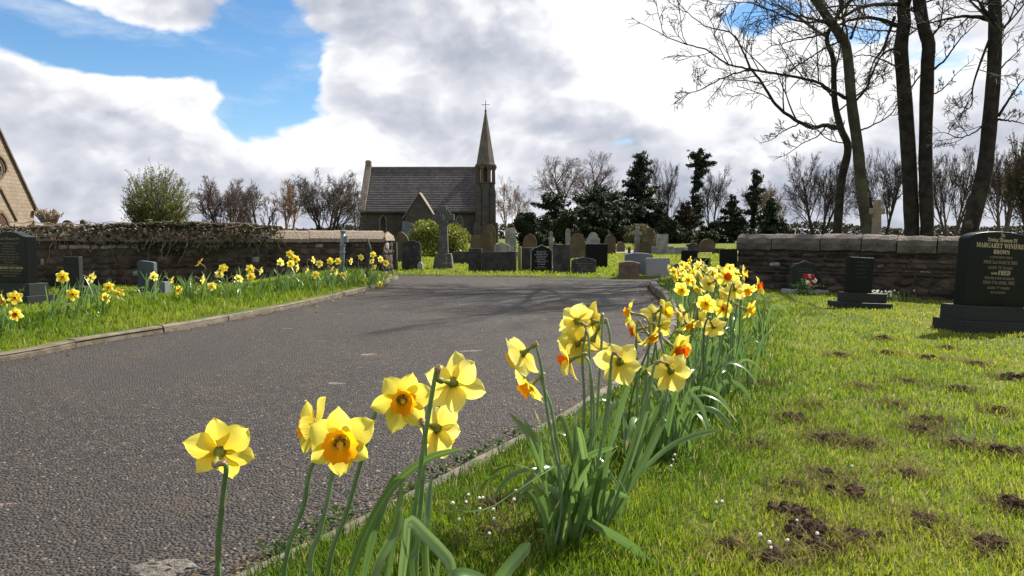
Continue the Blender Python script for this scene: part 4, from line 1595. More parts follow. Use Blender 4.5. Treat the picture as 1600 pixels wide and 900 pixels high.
s_('small dark block at the foot of the light grey granite headstone', 1032, 1043, 427, 434, kind='flat', m=BLACKM, t=.1, name='stone_block', cat='stone block')
s_('tall pale grey slab on a plinth among the far graves', 1026, 1043, 366, 398, kind='flat', m=PALEST, t=.25, bases=((.78, .33, .5, 0),))
s_('broken ochre column on a pale plinth beside the far cross', 1010, 1020, 357, 397, kind='flat', m=OCHRE, t=.22, bases=((.72, .45, .6, -.1),))
s_('low pale block far left of the ochre round headstone', 1053, 1074, 386, 398, kind='flat', m=PALEST, t=.3)
s_('low grey pyramid topped stone in the far row', 1073, 1091, 380, 396, kind='peon', m=DARKST, t=.3)
s_('broad ochre round headstone far in the last row', 1092, 1117, 373, 395, kind='round', m=OCHRE, t=.12)
s_('low grey block right of the broad ochre round headstone', 1114, 1131, 388, 397, kind='flat', m=DARKST, t=.3)
s_('taller black headstone of the pair behind the daffodils', 1065, 1090, 391, None, 15.6, 'flat', BLACKG, .08)
s_('lower black headstone of the pair behind the daffodils', 1086, 1110, 403, None, 14.6, 'flat', BLACKG, .08)
s_('black headstone standing close by the end of the right wall', 1125, 1152, 389, None, 15.6, 'flat', BLACKG, .08)
s_('small reddish rounded stone just behind the daffodils', 1049, 1066, 412, None, 14.4, 'round', BROWNST, .14)
s_('small white urn shaped marker by the dark narrow headstone', 653, 661, 409, 422, kind='shoulder', m=PALEST, t=.1, name='grave_marker', cat='marker')
bunch('pink and white flowers beside the black white lettered headstone', 864, 418, 15.9, .26, .26, ((PINKP, 7), (WHITEP, 3), (REDP, 3)), .045, 60)
bunch('small pink posy at the foot of the engraved grey headstone', 893, 420, 15.6, .16, .13, ((PINKP, 4), (WHITEP, 2)), .03, 40)
bunch('small potted flowers at the foot of the rough brown headstone', 1000, 426, 14.9, .14, .12, ((REDP, 3), (WHITEP, 1)), .028, 50)
bunch('white flowers beside the black headstone by the right wall end', 1138, 415, 13.9, .36, .16, ((WHITEP, 12),), .03, 90)


# ---- crosses
def celtic(label, u0, u1, vt, vb, arm_v, arm_w, shaft_w, base_w, base_v, m, ring=True, Y=None, phi=0, group=None):
    uc = (u0 + u1) / 2
    if Y is None:
        Y = G(uc, vb, .04).y
    k = Y / F
    x = P(uc, 400, Y).x
    z0 = zg(x, Y)
    H = P(uc, vt, Y).z - z0
    za = P(uc, arm_v, Y).z - z0
    hb = P(uc, base_v, Y).z - z0
    root = thing('stone_cross', label, 'cross', (x, Y, z0), (0, 0, phi), group)
    if base_w:
        b = MB()
        b.frustum((base_w * k / 2, base_w * k * .4), -.1, (base_w * k * .36, base_w * k * .3), hb)
        b.build('base', m, root, bevel=.012)
    sw = shaft_w * k / 2
    b = MB()
    b.frustum((sw * 1.18, sw * .9), hb - (.0 if base_w else .2), (sw * .82, sw * .7), H)
    b.build('shaft', m, root, bevel=.012)
    b = MB()
    b.box(-arm_w * k / 2, arm_w * k / 2, -sw * .65, sw * .65, za - sw * .8, za + sw * .8)
    b.build('arms', m, root, bevel=.012)
    if ring:
        b = MB()
        n, r0, r1 = 28, arm_w * k * .29, arm_w * k * .40
        for i in range(n):
            a0, a1 = 2 * math.pi * i / n, 2 * math.pi * (i + 1) / n
            vs = [(r * math.cos(a), y, za + r * math.sin(a)) for a in (a0, a1) for r in (r0, r1) for y in (-sw * .45, sw * .45)]
            b.add(vs, [(0, 2, 6, 4), (1, 5, 7, 3), (2, 3, 7, 6), (0, 4, 5, 1)])
        b.build('ring', m, root)
    return root


CROSSM = mat('cross_granite', (0.085, 0.085, 0.079), (0.055, 0.055, 0.05), 12, .9, .006, 50, spots=((.26, .26, .23), 18, .58, .7))
celtic('tall granite celtic cross on a tapered base before the yellow bush', 676, 710, 322, 421, 340, 34, 13, 34, 396, CROSSM)
celtic('far grey cross among the graves under the tall conifer', 985, 1005, 354, 397, 365, 14, 6.5, 12, 388, PALEST, ring=False)
celtic('weathered stone latin cross rising behind the right wall', 1356, 1380, 312, None, 330, 22, 12, 0, 372, mat('lichen_sandstone', (0.25, 0.20, 0.135), (0.17, 0.14, 0.10), 8, .9, .01, 40), ring=False, Y=12.6, phi=R(-14))
s_('small white angel like figure stone between the yews', 858, 865, 362, None, 30, 'shoulder', PALEST, .2, name='grave_statue', cat='statue')
s_('slender pale pillar stone before the right hand yew', 884, 891, 357, None, 28, 'pointed', PALEST, .2, name='grave_pillar', cat='pillar')

# ---- posts
PIPE = mat('galvanised_pipe', (0.17, 0.20, 0.215), (0.115, 0.135, 0.15), 14, 0.5, spec=0.5)
gp = G(533, 441, .1)
pp = thing('pipe_post', 'blue grey metal pipe post with clamps leaning before the left wall', 'post', (gp.x, gp.y, zg(gp.x, gp.y)), (0, R(3.2), 0))
hp = P(537, 362, gp.y).z - pp.location.z
b = MB()
b.tube([(0, 0, -.15), (0, 0, hp * .74), (0, 0, hp)], [.038, .036, .033], 12)
b.build('pole', PIPE, pp, smooth=True)
b = MB()
for z in (hp * .60, hp * .74):
    b.lathe([(.04, -.012), (.047, -.01), (.047, .01), (.04, .012)], 12, (0, 0, z))
b.build('collar', PIPE, pp)
b = MB()
b.box(.03, .075, -.03, .03, hp * .80, hp * .92)
b.lathe([(.0, hp * .98), (.044, hp * .985), (.044, hp * 1.02), (.02, hp * 1.035), (0, hp * 1.036)], 12)
b.build('bracket', PIPE, pp)
g2 = G(575, 432, .1)  # thin dark upright with a bent top, built as a solid tube
ip = thing('dark_upright', 'thin dark upright shape with a hooked top before the left wall', 'post', (g2.x, g2.y, zg(g2.x, g2.y)))
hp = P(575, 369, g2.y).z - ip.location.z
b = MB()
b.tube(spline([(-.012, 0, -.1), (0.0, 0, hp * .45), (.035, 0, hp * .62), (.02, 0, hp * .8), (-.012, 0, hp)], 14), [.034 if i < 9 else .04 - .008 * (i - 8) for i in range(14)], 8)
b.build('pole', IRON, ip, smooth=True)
g3 = G(812, 423, .04)
tp = thing('timber_post', 'short greenish timber post beside the long low memorial', 'post', (g3.x, g3.y, zg(g3.x, g3.y)))
b = MB()
hp = P(812, 385, g3.y).z - tp.location.z
b.lathe([(.04, -.1), (.04, hp - .015), (.034, hp), (0, hp + .002)], 12)
b.build('pole', mat('green_timber', (0.16, 0.16, 0.07), (0.23, 0.21, 0.11), 8, .9), tp)
# cracked concrete patch on the road's near edge
gc = G(258, 888, 0)
cp = MB()
K, Lr = 18, 5
vs = []
for i in range(Lr):
    for j in range(K):
        a = 2 * math.pi * j / K
        r = .085 * (1 - i / (Lr - .4)) * random.uniform(.8, 1.2)
        vs.append((gc.x + r * math.cos(a) * 1.1, gc.y + r * math.sin(a) * .7, -.004 + .016 * (1 - (1 - i / Lr) ** 2) + random.uniform(-.003, .004)))
cp.add(vs, [(i * K + j, i * K + (j + 1) % K, (i + 1) * K + (j + 1) % K, (i + 1) * K + j) for i in range(Lr - 1) for j in range(K)] + [tuple((Lr - 1) * K + j for j in range(K))])
tag(cp.build('concrete_lump', mat('crumbled_concrete', (0.17, 0.155, 0.135), (0.08, 0.073, 0.066), 60, .95, .01, 90)), 'crumbled lump of pale concrete stuck on the asphalt near the camera', 'concrete lump')
# ================================================================ TREES
BARK = mat('bark', (0.022, 0.019, 0.017), (0.042, 0.036, 0.030), 6, 0.95, 0.035, 26, spec=0.15, spots=((0.046, 0.050, 0.030), 3, .55, .75))
BARKG = mat('green_bark', (0.045, 0.041, 0.032), (0.075, 0.068, 0.052), 5, 0.95, 0.035, 26, spec=0.15, spots=((0.08, 0.095, 0.04), 2.5, .5, .7))
TWIGD = mat('twig', (0.050, 0.040, 0.034), (0.075, 0.06, 0.05), 4, 0.9, spec=0.2, vary=.1)
TWIGP = mat('purple_twig', (0.085, 0.060, 0.055), (0.11, 0.08, 0.07), 1.5, 0.9, spec=0.2, vary=.1)
TWIGR = mat('russet_twig', (0.16, 0.098, 0.062), (0.20, 0.13, 0.085), 1.5, 0.9, spec=0.2, vary=.1)


def strands(name, polys, m, k=3):
    """All the polylines (points, r0, r1) of one tree as tapered tubes in one mesh, fast."""
    V, Fs, off = [], [], 0
    ang = np.arange(k) * 2 * np.pi / k
    ca, sa = np.cos(ang), np.sin(ang)
    for pts, r0, r1 in polys:
        p = np.asarray(pts, float)
        n = len(p)
        d = np.empty_like(p)
        d[1:-1] = p[2:] - p[:-2]
        d[0], d[-1] = p[1] - p[0], p[-1] - p[-2]
        d /= np.linalg.norm(d, axis=1)[:, None] + 1e-9
        ref = np.array([0.31, 0.87, 0.39]) if abs(d[0, 2]) > .5 else np.array([0.1, 0.2, 0.97])
        a = np.cross(d, ref)
        a /= np.linalg.norm(a, axis=1)[:, None] + 1e-9
        b = np.cross(d, a)
        r = np.linspace(r0, r1, n)[:, None, None]
        V.append((p[:, None, :] + (a[:, None, :] * ca[None, :, None] + b[:, None, :] * sa[None, :, None]) * r).reshape(-1, 3))
        i = np.arange(n - 1)[:, None] * k
        j = np.arange(k)[None, :]
        j2 = (j + 1) % k
        Fs.append(np.stack([i + j, i + j2, i + k + j2, i + k + j], -1).reshape(-1, 4) + off)
        off += n * k
    return np_mesh(name, np.concatenate(V), np.concatenate(Fs), m, smooth=True)


def grow(rs, p, d, L, r, lvl, top, out, tips, spec):
    """One branch and, through it, everything that springs from it. spec: per level (children, angle, length ratio, upward pull, wander)."""
    nch, ang, ratio, pull, wand = spec[min(lvl, len(spec) - 1)]
    n = 6 if lvl < 2 else 4
    pts = [p]
    q, dd = np.array(p, float), np.array(d, float)
    for i in range(n):
        dd = dd + rs.normal(0, wand, 3) + np.array([0, 0, pull])
        dd /= np.linalg.norm(dd)
        q = q + dd * L / n
        pts.append(q)
    r1 = max(r * (0.45 if lvl else 0.5), 0.004)
    out[min(lvl, 3)].append((pts, r, r1))
    if lvl >= top:
        tips.append((pts[-1], dd))
        return
    for c in range(nch):
        f = 0.25 + 0.75 * (c + rs.random()) / nch if lvl else 0.30 + 0.70 * (c + rs.random()) / nch
        x = f * n
        i = min(int(x), n - 1)
        o = np.array(pts[i]) * (1 - (x - i)) + np.array(pts[i + 1]) * (x - i)
        t = np.array(pts[i + 1]) - np.array(pts[i])
        t /= np.linalg.norm(t)
        s = rs.normal(size=3)
        s -= t * s.dot(t)
        s /= np.linalg.norm(s)
        a = R(ang) * rs.uniform(.7, 1.25)
        nd = t * math.cos(a) + s * math.sin(a)
        grow(rs, o, nd, L * ratio * rs.uniform(.7, 1.15) * (1.15 - .35 * f), max(r * (1 - .5 * f) * .55, .004), lvl + 1, top, out, tips, spec)


def bare_protos():
    """Four crowns of twigs, modelled once about unit height; placed trees are copies stretched to size."""
    return {}


def bare_tree(label, u0, u1, vt, Y, seed, m=TWIGD, stems=3, spread=0.28, top=4, group='bare trees on the skyline', name='bare_tree', twig=0.0105, spec=None, trunkr=0.13, base_h=0.0):
    rs = np.random.default_rng(seed)
    uc = (u0 + u1) / 2
    x = P(uc, 360, Y).x
    Hh = P(uc, vt, Y).z
    Wd = (u1 - u0) / F * Y
    spec = spec or [(9, 38, .58, .05, .045), (6, 37, .60, .05, .07), (5, 37, .60, .04, .09), (5, 37, .62, .02, .11)]
    out, tips = [[], [], [], []], []
    for s in range(stems):
        a = 2 * math.pi * s / stems + rs.uniform(0, 1)
        o = np.array([math.cos(a), math.sin(a), 0]) * (.25 if stems > 1 else 0)
        d = np.array([math.cos(a) * spread, math.sin(a) * spread, 1]) if stems > 1 else np.array([0, 0, 1.0])
        grow(rs, o + np.array([0, 0, base_h]), d / np.linalg.norm(d), Hh * .62 * rs.uniform(.85, 1.05), trunkr * rs.uniform(.8, 1.1), 0, top, out, tips, spec)
    pts = np.concatenate([np.asarray(p) for l in out for p, _, _ in l])
    # fit the whole to the size seen
    sz = Hh / np.quantile(pts[:, 2], .999)
    half = np.quantile(np.abs(pts[:, 0] - np.median(pts[:, 0])), .985)
    sx = (Wd / 2) / half
    sc = np.array([sx, sx, sz])
    fit = lambda l, f=1.0: [(np.asarray(p) * sc, max(a * f, twig), max(b * f, twig * .8)) for p, a, b in l]
    root = thing(name, label, 'tree', (x, Y, 0), group=group)
    if base_h:
        out[0].append(([np.array([0, 0, -.3]), np.array([0, 0, base_h * .5]), np.array([0, 0, base_h])], trunkr * 1.25, trunkr))
    link('trunk', strands('trunk', fit(out[0]), BARK if m is TWIGD else m, 6), root)
    link('crown', strands('crown', fit(out[1]) + fit(out[2]) + fit(out[3]), m, 3), root)
    return root, [np.asarray(t) * sc for t, _ in tips]


# ---- the five tall trees behind the right wall, limbs laid out one by one
def limb_poly(px, Y0, Y1):
    n = len(px)
    return spline([P(u, v, Y0 + (Y1 - Y0) * i / (n - 1)) for i, (u, v) in enumerate(px)], max(8, 5 * n))


TSPEC = [(5, 48, .50, .035, .10), (5, 44, .52, .045, .14), (4, 40, .55, .03, .18)]


def tall_tree(label, trunk, width, Y, limbs, seed, bark=BARK, up=3.0, free=5, dens=1.0):
    """trunk: pixels from the ground up; width: pixels (base, top). limbs: (pixels, depth at its end, pixel width at its root)."""
    rs = np.random.default_rng(seed)
    k = Y / F
    pts = [P(u, v, Y) for u, v in trunk]
    base = Vector((pts[0].x, Y, zg(pts[0].x, Y)))
    d = (pts[-1] - pts[-2]).normalized()
    ext = [pts[-1] + d * up * f + Vector((rs.normal(0, .15), rs.normal(0, .2), 0)) for f in (.35, .7, 1)]
    allp = spline([base + Vector((0, 0, -.25))] + pts + ext, 46)
    n = len(allp)
    w0, w1 = width[0] * k / 2, width[1] * k / 2
    root = thing('tall_tree', label, 'tree', base, group='tall bare trees behind the right wall')
    L = lambda p: Vector(p) - base
    nin = int(n * .72)
    rad = [w0 * 1.1 if i < 2 else (w0 + (w1 - w0) * min(1, i / nin) if i <= nin else w1 * (1 - .65 * (i - nin) / (n - nin))) * random.uniform(.96, 1.04) for i in range(n)]
    b = MB()
    b.tube([L(p) for p in allp], rad, 14)
    b.build('trunk', bark, root, smooth=True)
    out, tips = [[], [], [], []], []
    def sprout(poly, r0, r1, length, lvl=0, start=.2, n_=7):
        m_ = len(poly)
        for c in range(n_):
            f = start + (1 - start) * (c + rs.random()) / n_
            i = min(int(f * (m_ - 1)), m_ - 2)
            o = np.array(poly[i].lerp(poly[i + 1], f * (m_ - 1) - i))
            t = np.array((poly[i + 1] - poly[i]).normalized())
            s = rs.normal(size=3) + np.array([0, 0, .6])
            s -= t * s.dot(t)
            s /= np.linalg.norm(s)
            a = R(50) * rs.uniform(.7, 1.2)
            grow(rs, o, t * math.cos(a) + s * math.sin(a), length * rs.uniform(.6, 1.2) * (1.2 - .6 * f), max(r0 + (r1 - r0) * f, .006) * .55, 1, 3, out, tips, [None] + TSPEC)
    for px, Ye, wpx in limbs:
        poly = [L(p) for p in limb_poly(px, Y, Ye)]
        r0 = wpx * k / 2 * .85
        m_ = len(poly)
        b = MB()
        b.tube([p + Vector((0, 0, rs.normal(0, .008))) for p in poly], [r0 + (.007 - r0) * (i / (m_ - 1)) ** .8 for i in range(m_)], 7)
        b.build('limb', BARK, root, smooth=True)
        length = sum((poly[i + 1] - poly[i]).length for i in range(m_ - 1))
        sprout(poly, r0 * .8, .008, min(.36 * length, 1.15), n_=int((3 + length * 1.7) * dens))
        tips.append((np.array(poly[-1]), np.array((poly[-1] - poly[-2]).normalized())))
        grow(rs, np.array(poly[-1]), np.array((poly[-1] - poly[-2]).normalized()), .45, .008, 2, 3, out, tips, [None] + TSPEC)
    # free branches off the trunk itself, and the unseen top
    for c in range(free):
        f = rs.uniform(.45, .72)
        i = int(f * n)
        a = rs.uniform(0, 6.28)
        grow(rs, np.array(L(allp[i])), np.array([math.cos(a), math.sin(a), .35]) / 1.06, rs.uniform(1.0, 1.9), .022, 1, 3, out, tips, [None] + TSPEC)
    for c in range(6):
        i = int(rs.uniform(.78, .98) * n)
        a = rs.uniform(0, 6.28)
        grow(rs, np.array(L(allp[i])), np.array([math.cos(a), math.sin(a), .7]) / 1.22, rs.uniform(1.6, 3.0), .04, 0, 3, out, tips, [(6, 42, .5, .04, .1)] + TSPEC)
    tw = lambda l, lo: [(p, max(a, lo), max(b_, lo * .75)) for p, a, b_ in l]
    link('crown', strands('crown', tw(out[0], .012) + tw(out[1], .0075) + tw(out[2], .0055) + tw(out[3], .0042), TWIGD, 4), root)
    return root


tall_tree('slim dark tree leaning into its pale barked neighbour behind the right wall', [(1308, 372), (1314, 288), (1325, 232), (1314, 201), (1304, 156), (1302, 94)], (15, 7), 15.6, [
    ([(1309, 200), (1288, 196), (1267, 199), (1234, 181), (1210, 160), (1189, 127), (1173, 107), (1160, 78), (1144, 53), (1103, 41), (1070, 16)], 14.6, 9),
    ([(1292, 195), (1278, 212), (1258, 222), (1236, 237)], 15.2, 3),
    ([(1250, 192), (1225, 205), (1206, 218)], 15.4, 3),
    ([(1304, 156), (1290, 140), (1268, 128), (1250, 100)], 16.2, 4),
    ([(1303, 120), (1312, 80), (1318, 40)], 15.9, 4),
], 11, up=1.6, free=3)
tall_tree('grey green barked tree bending left at the top beside the stone cross', [(1356, 372), (1347, 300), (1340, 228), (1331, 164), (1324, 84), (1315, 58), (1296, 32), (1272, -4)], (18, 13), 15.0, [
    ([(1322, 153), (1300, 142), (1271, 127), (1214, 115), (1173, 108), (1136, 99), (1103, 78), (1062, 66), (1018, 45)], 13.8, 7),
    ([(1175, 108), (1136, 119), (1094, 140), (1074, 146)], 14.2, 3.5),
    ([(1329, 60), (1340, 30), (1349, -10)], 15.4, 6),
    ([(1331, 165), (1352, 140), (1370, 100), (1398, 50)], 15.6, 5),
    ([(1338, 205), (1365, 195), (1395, 175), (1410, 140)], 15.2, 3.5),
    ([(1318, 62), (1290, 75), (1250, 100), (1205, 130)], 14.4, 4),
    ([(1305, 42), (1270, 30), (1225, 22), (1180, 34)], 14.6, 5),
    ([(1340, 232), (1320, 225), (1290, 215), (1270, 190)], 14.6, 3),
], 12, bark=BARKG, free=4)
tall_tree('left stem of the close pair of straight dark trunks', [(1425, 372), (1420, 250), (1413, 144), (1408, 76), (1413, 37), (1416, -6)], (23, 18), 16.2, [
    ([(1405, 41), (1370, 29), (1329, 31), (1288, 53), (1247, 62), (1205, 72)], 14.8, 8),
    ([(1408, 6), (1349, 10), (1308, 29), (1247, 33), (1185, 8), (1140, 2)], 15.0, 8),
    ([(1403, 74), (1378, 86), (1358, 123), (1341, 138)], 15.8, 5),
    ([(1398, 26), (1380, 75), (1366, 95), (1355, 128)], 16.4, 6),
    ([(1416, 150), (1436, 120), (1455, 96)], 16.6, 4),
    ([(1411, 110), (1388, 98), (1356, 86), (1320, 92)], 15.2, 4),
], 13, free=5)
tall_tree('right stem of the close pair of straight dark trunks', [(1449, 372), (1446, 250), (1449, 111), (1451, 70), (1444, 45), (1436, -6)], (20, 18), 16.0, [
    ([(1440, 8), (1425, 14), (1416, 22)], 16.1, 9),
    ([(1452, 60), (1468, 40), (1476, -8)], 15.8, 6),
    ([(1451, 112), (1475, 95), (1500, 62), (1522, 40)], 15.4, 5),
    ([(1450, 150), (1472, 140), (1492, 118)], 15.8, 3.5),
], 14, free=4)
tall_tree('leaning dark trunk with a cut stub at its foot at the right', [(1513, 372), (1528, 310), (1539, 263), (1547, 185), (1553, 111), (1555, 37), (1553, -6)], (26, 17), 14.6, [
    ([(1548, 28), (1536, 14), (1524, -6)], 14.4, 12),
    ([(1545, 30), (1520, 26), (1493, 27), (1462, 34), (1440, 36)], 14.2, 9),
    ([(1552, 45), (1530, 103), (1520, 136), (1518, 164), (1506, 175)], 14.0, 5),
    ([(1560, 181), (1580, 150), (1602, 119)], 14.2, 6),
    ([(1556, 186), (1578, 189), (1604, 194)], 14.0, 5),
    ([(1556, 60), (1578, 30), (1590, -6)], 14.8, 6),
    ([(1552, 120), (1575, 95), (1600, 70)], 15.0, 4),
    ([(1547, 180), (1525, 205), (1500, 215), (1480, 208)], 13.9, 3.5),
], 15, free=6)
st = [o for o in COL.objects if o.name.startswith('tall_tree')][-1]
b = MB()
p0 = P(1514, 352, 14.5) - st.location
b.tube([p0 + Vector((.10, .05, -.10)), p0 + Vector((.03, .02, -.02)), p0 + Vector((-.03, -.03, .06))], [.085, .075, .065], 10)
b.build('cut_stub', mat('cut_wood', (0.10, 0.07, 0.045), (0.06, 0.045, 0.032), 12, .9), st)

# ---- bare crowns on the skyline
bt = bare_tree
bt('broad twiggy bare tree left of the ivy leaning one, above the left wall', 306, 404, 277, 58, 21, TWIGP, 5, .5)
bt('bare tree with a leaning ivy clad bough above the left wall', 380, 440, 281, 56, 22, TWIGD, 2, .35, spec=[(6, 45, .7, .05, .1), (5, 36, .6, .06, .12), (5, 34, .58, .05, .14), (3, 34, .6, .03, .16)])
bt('russet twigged birch like tree behind the bare ones left of the chapel', 425, 482, 279, 66, 23, TWIGR, 2, .2)
bt('tall many stemmed bare tree just left of the chapel gable', 462, 562, 264, 60, 24, TWIGD, 5, .38)
bt('thin bare tree half hidden behind the chapel gable', 538, 580, 276, 92, 25, TWIGD, 2, .2)
bt('fawn bare tree close behind the spire', 764, 828, 276, 95, 26, TWIGR, 2, .25)
bt('round crowned bare tree left of the pair behind the yews', 842, 922, 242, 86, 27, TWIGP, 1, 0, base_h=2.0, spec=[(11, 50, .62, .03, .07), (8, 42, .58, .045, .10), (6, 40, .58, .04, .13), (5, 38, .6, .02, .16)], trunkr=.3)
bt('round crowned bare tree right of the pair behind the yews', 885, 978, 238, 84, 28, TWIGP, 1, 0, base_h=2.0, spec=[(11, 52, .62, .03, .07), (8, 42, .58, .045, .10), (6, 40, .58, .04, .13), (5, 38, .6, .02, .16)], trunkr=.3)
bt('slender bare tree between the tall conifer and the windswept pine', 1012, 1064, 248, 84, 29, TWIGD, 2, .2)
bt('upright bare tree right of the windswept pine', 1080, 1142, 258, 80, 30, TWIGD, 2, .22)
bt('small pinkish bare tree above the end of the right wall', 1188, 1236, 284, 84, 31, TWIGR, 2, .25)
bt('wispy bare tree beside the thin pine', 1150, 1212, 276, 92, 36, TWIGD, 2, .2, twig=.010)
bt('wide spreading bare tree left of the slim leaning trunk', 1226, 1330, 236, 62, 32, TWIGD, 4, .55)
bt('bare tree seen between the cross and the pair of trunks', 1330, 1432, 230, 66, 33, TWIGD, 4, .45)
bt('bare tree seen between the pair of trunks and the leaning trunk', 1440, 1530, 230, 64, 34, TWIGP, 4, .5)
bt('dense bare tree right of the leaning trunk', 1520, 1612, 222, 60, 35, TWIGP, 4, .35)

# ---- the tree just coming into leaf, left
BUD = tinted('spring_leaf', [(0, (0.08, 0.10, 0.02)), (0.5, (0.15, 0.18, 0.03)), (1, (0.23, 0.23, 0.06))], .5, .5, .2)
rs = np.random.default_rng(41)
Yb = 46
kb = Yb / F
cx_, zc, rb = P(246, 310, Yb).x, P(246, 314, Yb).z, 53 * kb
gt = thing('leafing_tree', 'round green tree coming into leaf above the left wall', 'tree', (cx_, Yb, 0), group='trees coming into leaf')
polys, lv = [], []
for q in range(330):                              # shoots fanning from a short trunk to the surface of the ball
    th = rs.uniform(0, 6.28)
    cz = rs.uniform(-.75, 1) ** 1.0
    rr = rb * rs.uniform(.72, 1.06)
    e = np.array([math.cos(th) * math.sqrt(1 - cz * cz) * rr, math.sin(th) * math.sqrt(1 - cz * cz) * rr, zc + cz * rr * .98])
    o = np.array([rs.normal(0, .22), rs.normal(0, .22), rs.uniform(.3, 1.2)])
    m_ = o * .45 + e * .55 + np.array([0, 0, -.10 * rr * (1 - max(cz, 0))]) + rs.normal(0, .08, 3)
    pl = [np.array(p) for p in spline([o, m_, e], 9)]
    polys.append((pl, .022, .007))
    for c in range(7):
        f = rs.uniform(.3, .98)
        a = pl[int(f * 8)]
        d = (pl[8] - pl[4]) / np.linalg.norm(pl[8] - pl[4]) + rs.normal(0, .55, 3) + np.array([0, 0, .25])
        L_ = rs.uniform(.2, .55)
        tw_ = [a, a + d * L_ * .5, a + d * L_ + np.array([0, 0, .05])]
        polys.append((tw_, .009, .006))
        lv += [tw_[1] * (1 - u_) + tw_[2] * u_ for u_ in rs.random(7)]
    lv += [pl[int(k_)] * .5 + pl[min(8, int(k_) + 1)] * .5 for k_ in rs.uniform(2, 8.9, 9)]
link('trunk', strands('trunk', [([(0, 0, -.3), (0, 0, .6), (.03, 0, 1.3)], .22, .16)], BARK, 7), gt)
link('crown', strands('crown', polys, TWIGD, 3), gt)
lv = np.array(lv)
leaf_cards(0, lv + rs.normal(0, .035, lv.shape), .085, BUD, 'leaves', gt, up=.5)
root, tips = bt('olive green tree coming into leaf at the far right edge', 1572, 1650, 200, 40, 42, TWIGD, 5, .4, top=4, name='leafing_tree', group='trees coming into leaf')
tp_ = np.array(tips)
leaf_cards(0, tp_[rng.integers(0, len(tp_), 5000)] + rng.normal(0, .1, (5000, 3)), .10, tinted('olive_leaf', [(0, (0.06, 0.05, 0.02)), (1, (0.13, 0.105, 0.04))], .35, .6, .2), 'leaves', root)

# ---- conifers
NEEDLE = tinted('needles', [(0, (0.012, 0.022, 0.014)), (0.6, (0.028, 0.044, 0.024)), (1, (0.06, 0.072, 0.036))], .15, .6, .2)
NEEDLEB = tinted('brownish_needles', [(0, (0.022, 0.022, 0.014)), (1, (0.065, 0.05, 0.03))], .15, .6, .2)


def conifer(label, u0, u1, vt, Y, seed, shape, n_br=70, droop=-.25, sway=0.0, gaps=0.0, start=.06, m=NEEDLE, sprays=30, name='conifer', size=.42, vb=None):
    """shape: branch reach (share of half the width) by height share. Every branch carries many small needle sprays."""
    rs = np.random.default_rng(seed)
    uc = (u0 + u1) / 2
    x = P(uc, 360, Y).x
    Hh = P(uc, vt, Y).z
    half = (u1 - u0) / F * Y / 2
    root = thing(name, label, 'tree', (x, Y, 0), group='conifers behind the graves')
    tr = [np.array([sway * half * (f ** 1.5) + rs.normal(0, .05), 0, Hh * f * .98 - (.3 if f == 0 else 0)]) for f in np.linspace(0, 1, 8)]
    polys = [(tr, half * .07 + .10, .03)]
    pts, dirs = [], []
    hs, ws = zip(*shape)
    for c in range(n_br):
        f = start + (1 - start) * ((c + rs.random()) / n_br) ** .9
        if rs.random() < gaps and f < .9:
            continue
        reach = half * np.interp(f, hs, ws) * rs.uniform(.4, 1.3)
        a = rs.uniform(0, 6.28)
        i = min(int(f * 7), 6)
        o = tr[i] + (tr[i + 1] - tr[i]) * (f * 7 - i)
        if sway:
            a = a if rs.random() < .45 else rs.normal(0, .7)
        up = rs.uniform(-.15, .45)
        e = []
        for s in np.linspace(0, 1, 5):
            e.append(o + np.array([math.cos(a) * reach * s, math.sin(a) * reach * s, reach * (up * s + droop * s * s)]))
        polys.append((e, .035, .008))
        kk = max(6, int(sprays * reach / half * 1.5))
        t = rs.random(kk) ** .7
        ee = np.array(e)
        ii = np.minimum((t * 4).astype(int), 3)
        pp_ = ee[ii] + (ee[ii + 1] - ee[ii]) * (t * 4 - ii)[:, None]
        pts.append(pp_ + rs.normal(0, 1, (kk, 3)) * np.array([.15, .15, .07]) * (half / 2.0))
    link('trunk', strands('trunk', polys, BARK, 4), root)
    p = np.concatenate(pts)
    # each spray: three narrow blades fanning from a point
    p3 = np.repeat(p, 3, 0)
    leaf_cards(0, p3 + rs.normal(0, .06, p3.shape), size, m, 'needles', root, aspect=.30, up=-.15)
    return root


CONE = [(0, .55), (.12, 1.0), (.3, .95), (.5, .72), (.75, .42), (.92, .2), (1, .05)]
conifer('tallest dark conifer in the middle of the skyline', 958, 1042, 237, 74, 51, [(0, .7), (.15, 1), (.4, .85), (.6, .6), (.8, .40), (.93, .36), (1, .2)], 125, -.2, gaps=.05, sprays=44)
conifer('wide dark conifer left of the tallest one', 884, 996, 292, 70, 52, [(0, .5), (.2, 1), (.5, .95), (.75, .7), (1, .2)], 110, -.2, gaps=.08, sprays=46)
conifer('dark pine leaning left behind the yews', 834, 908, 303, 72, 53, [(0, .5), (.3, .9), (.6, .9), (.85, .6), (1, .2)], 70, -.05, sway=-.5, gaps=.1)
conifer('windswept pine with a ragged one sided top', 1050, 1106, 239, 72, 54, [(0, .45), (.2, .7), (.4, .5), (.5, .32), (.72, .45), (.88, .95), (1, .45)], 66, .10, sway=.35, gaps=.3, start=.16, sprays=36, m=NEEDLE)
conifer('short dark conifer right of the upright bare tree', 1120, 1168, 304, 72, 55, CONE, 70, -.1, gaps=.05)
conifer('thin tiered pine above the right wall end', 1152, 1194, 265, 76, 56, [(0, .4), (.3, .5), (.45, .7), (.6, .6), (.8, .6), (.93, .35), (1, .1)], 60, .05, sway=.2, gaps=.25, start=.2)
conifer('low broad dark conifer at the end of the right wall', 1176, 1232, 310, 70, 57, [(0, .8), (.15, 1), (.5, .75), (.8, .4), (1, .15)], 80, -.3, gaps=.02)
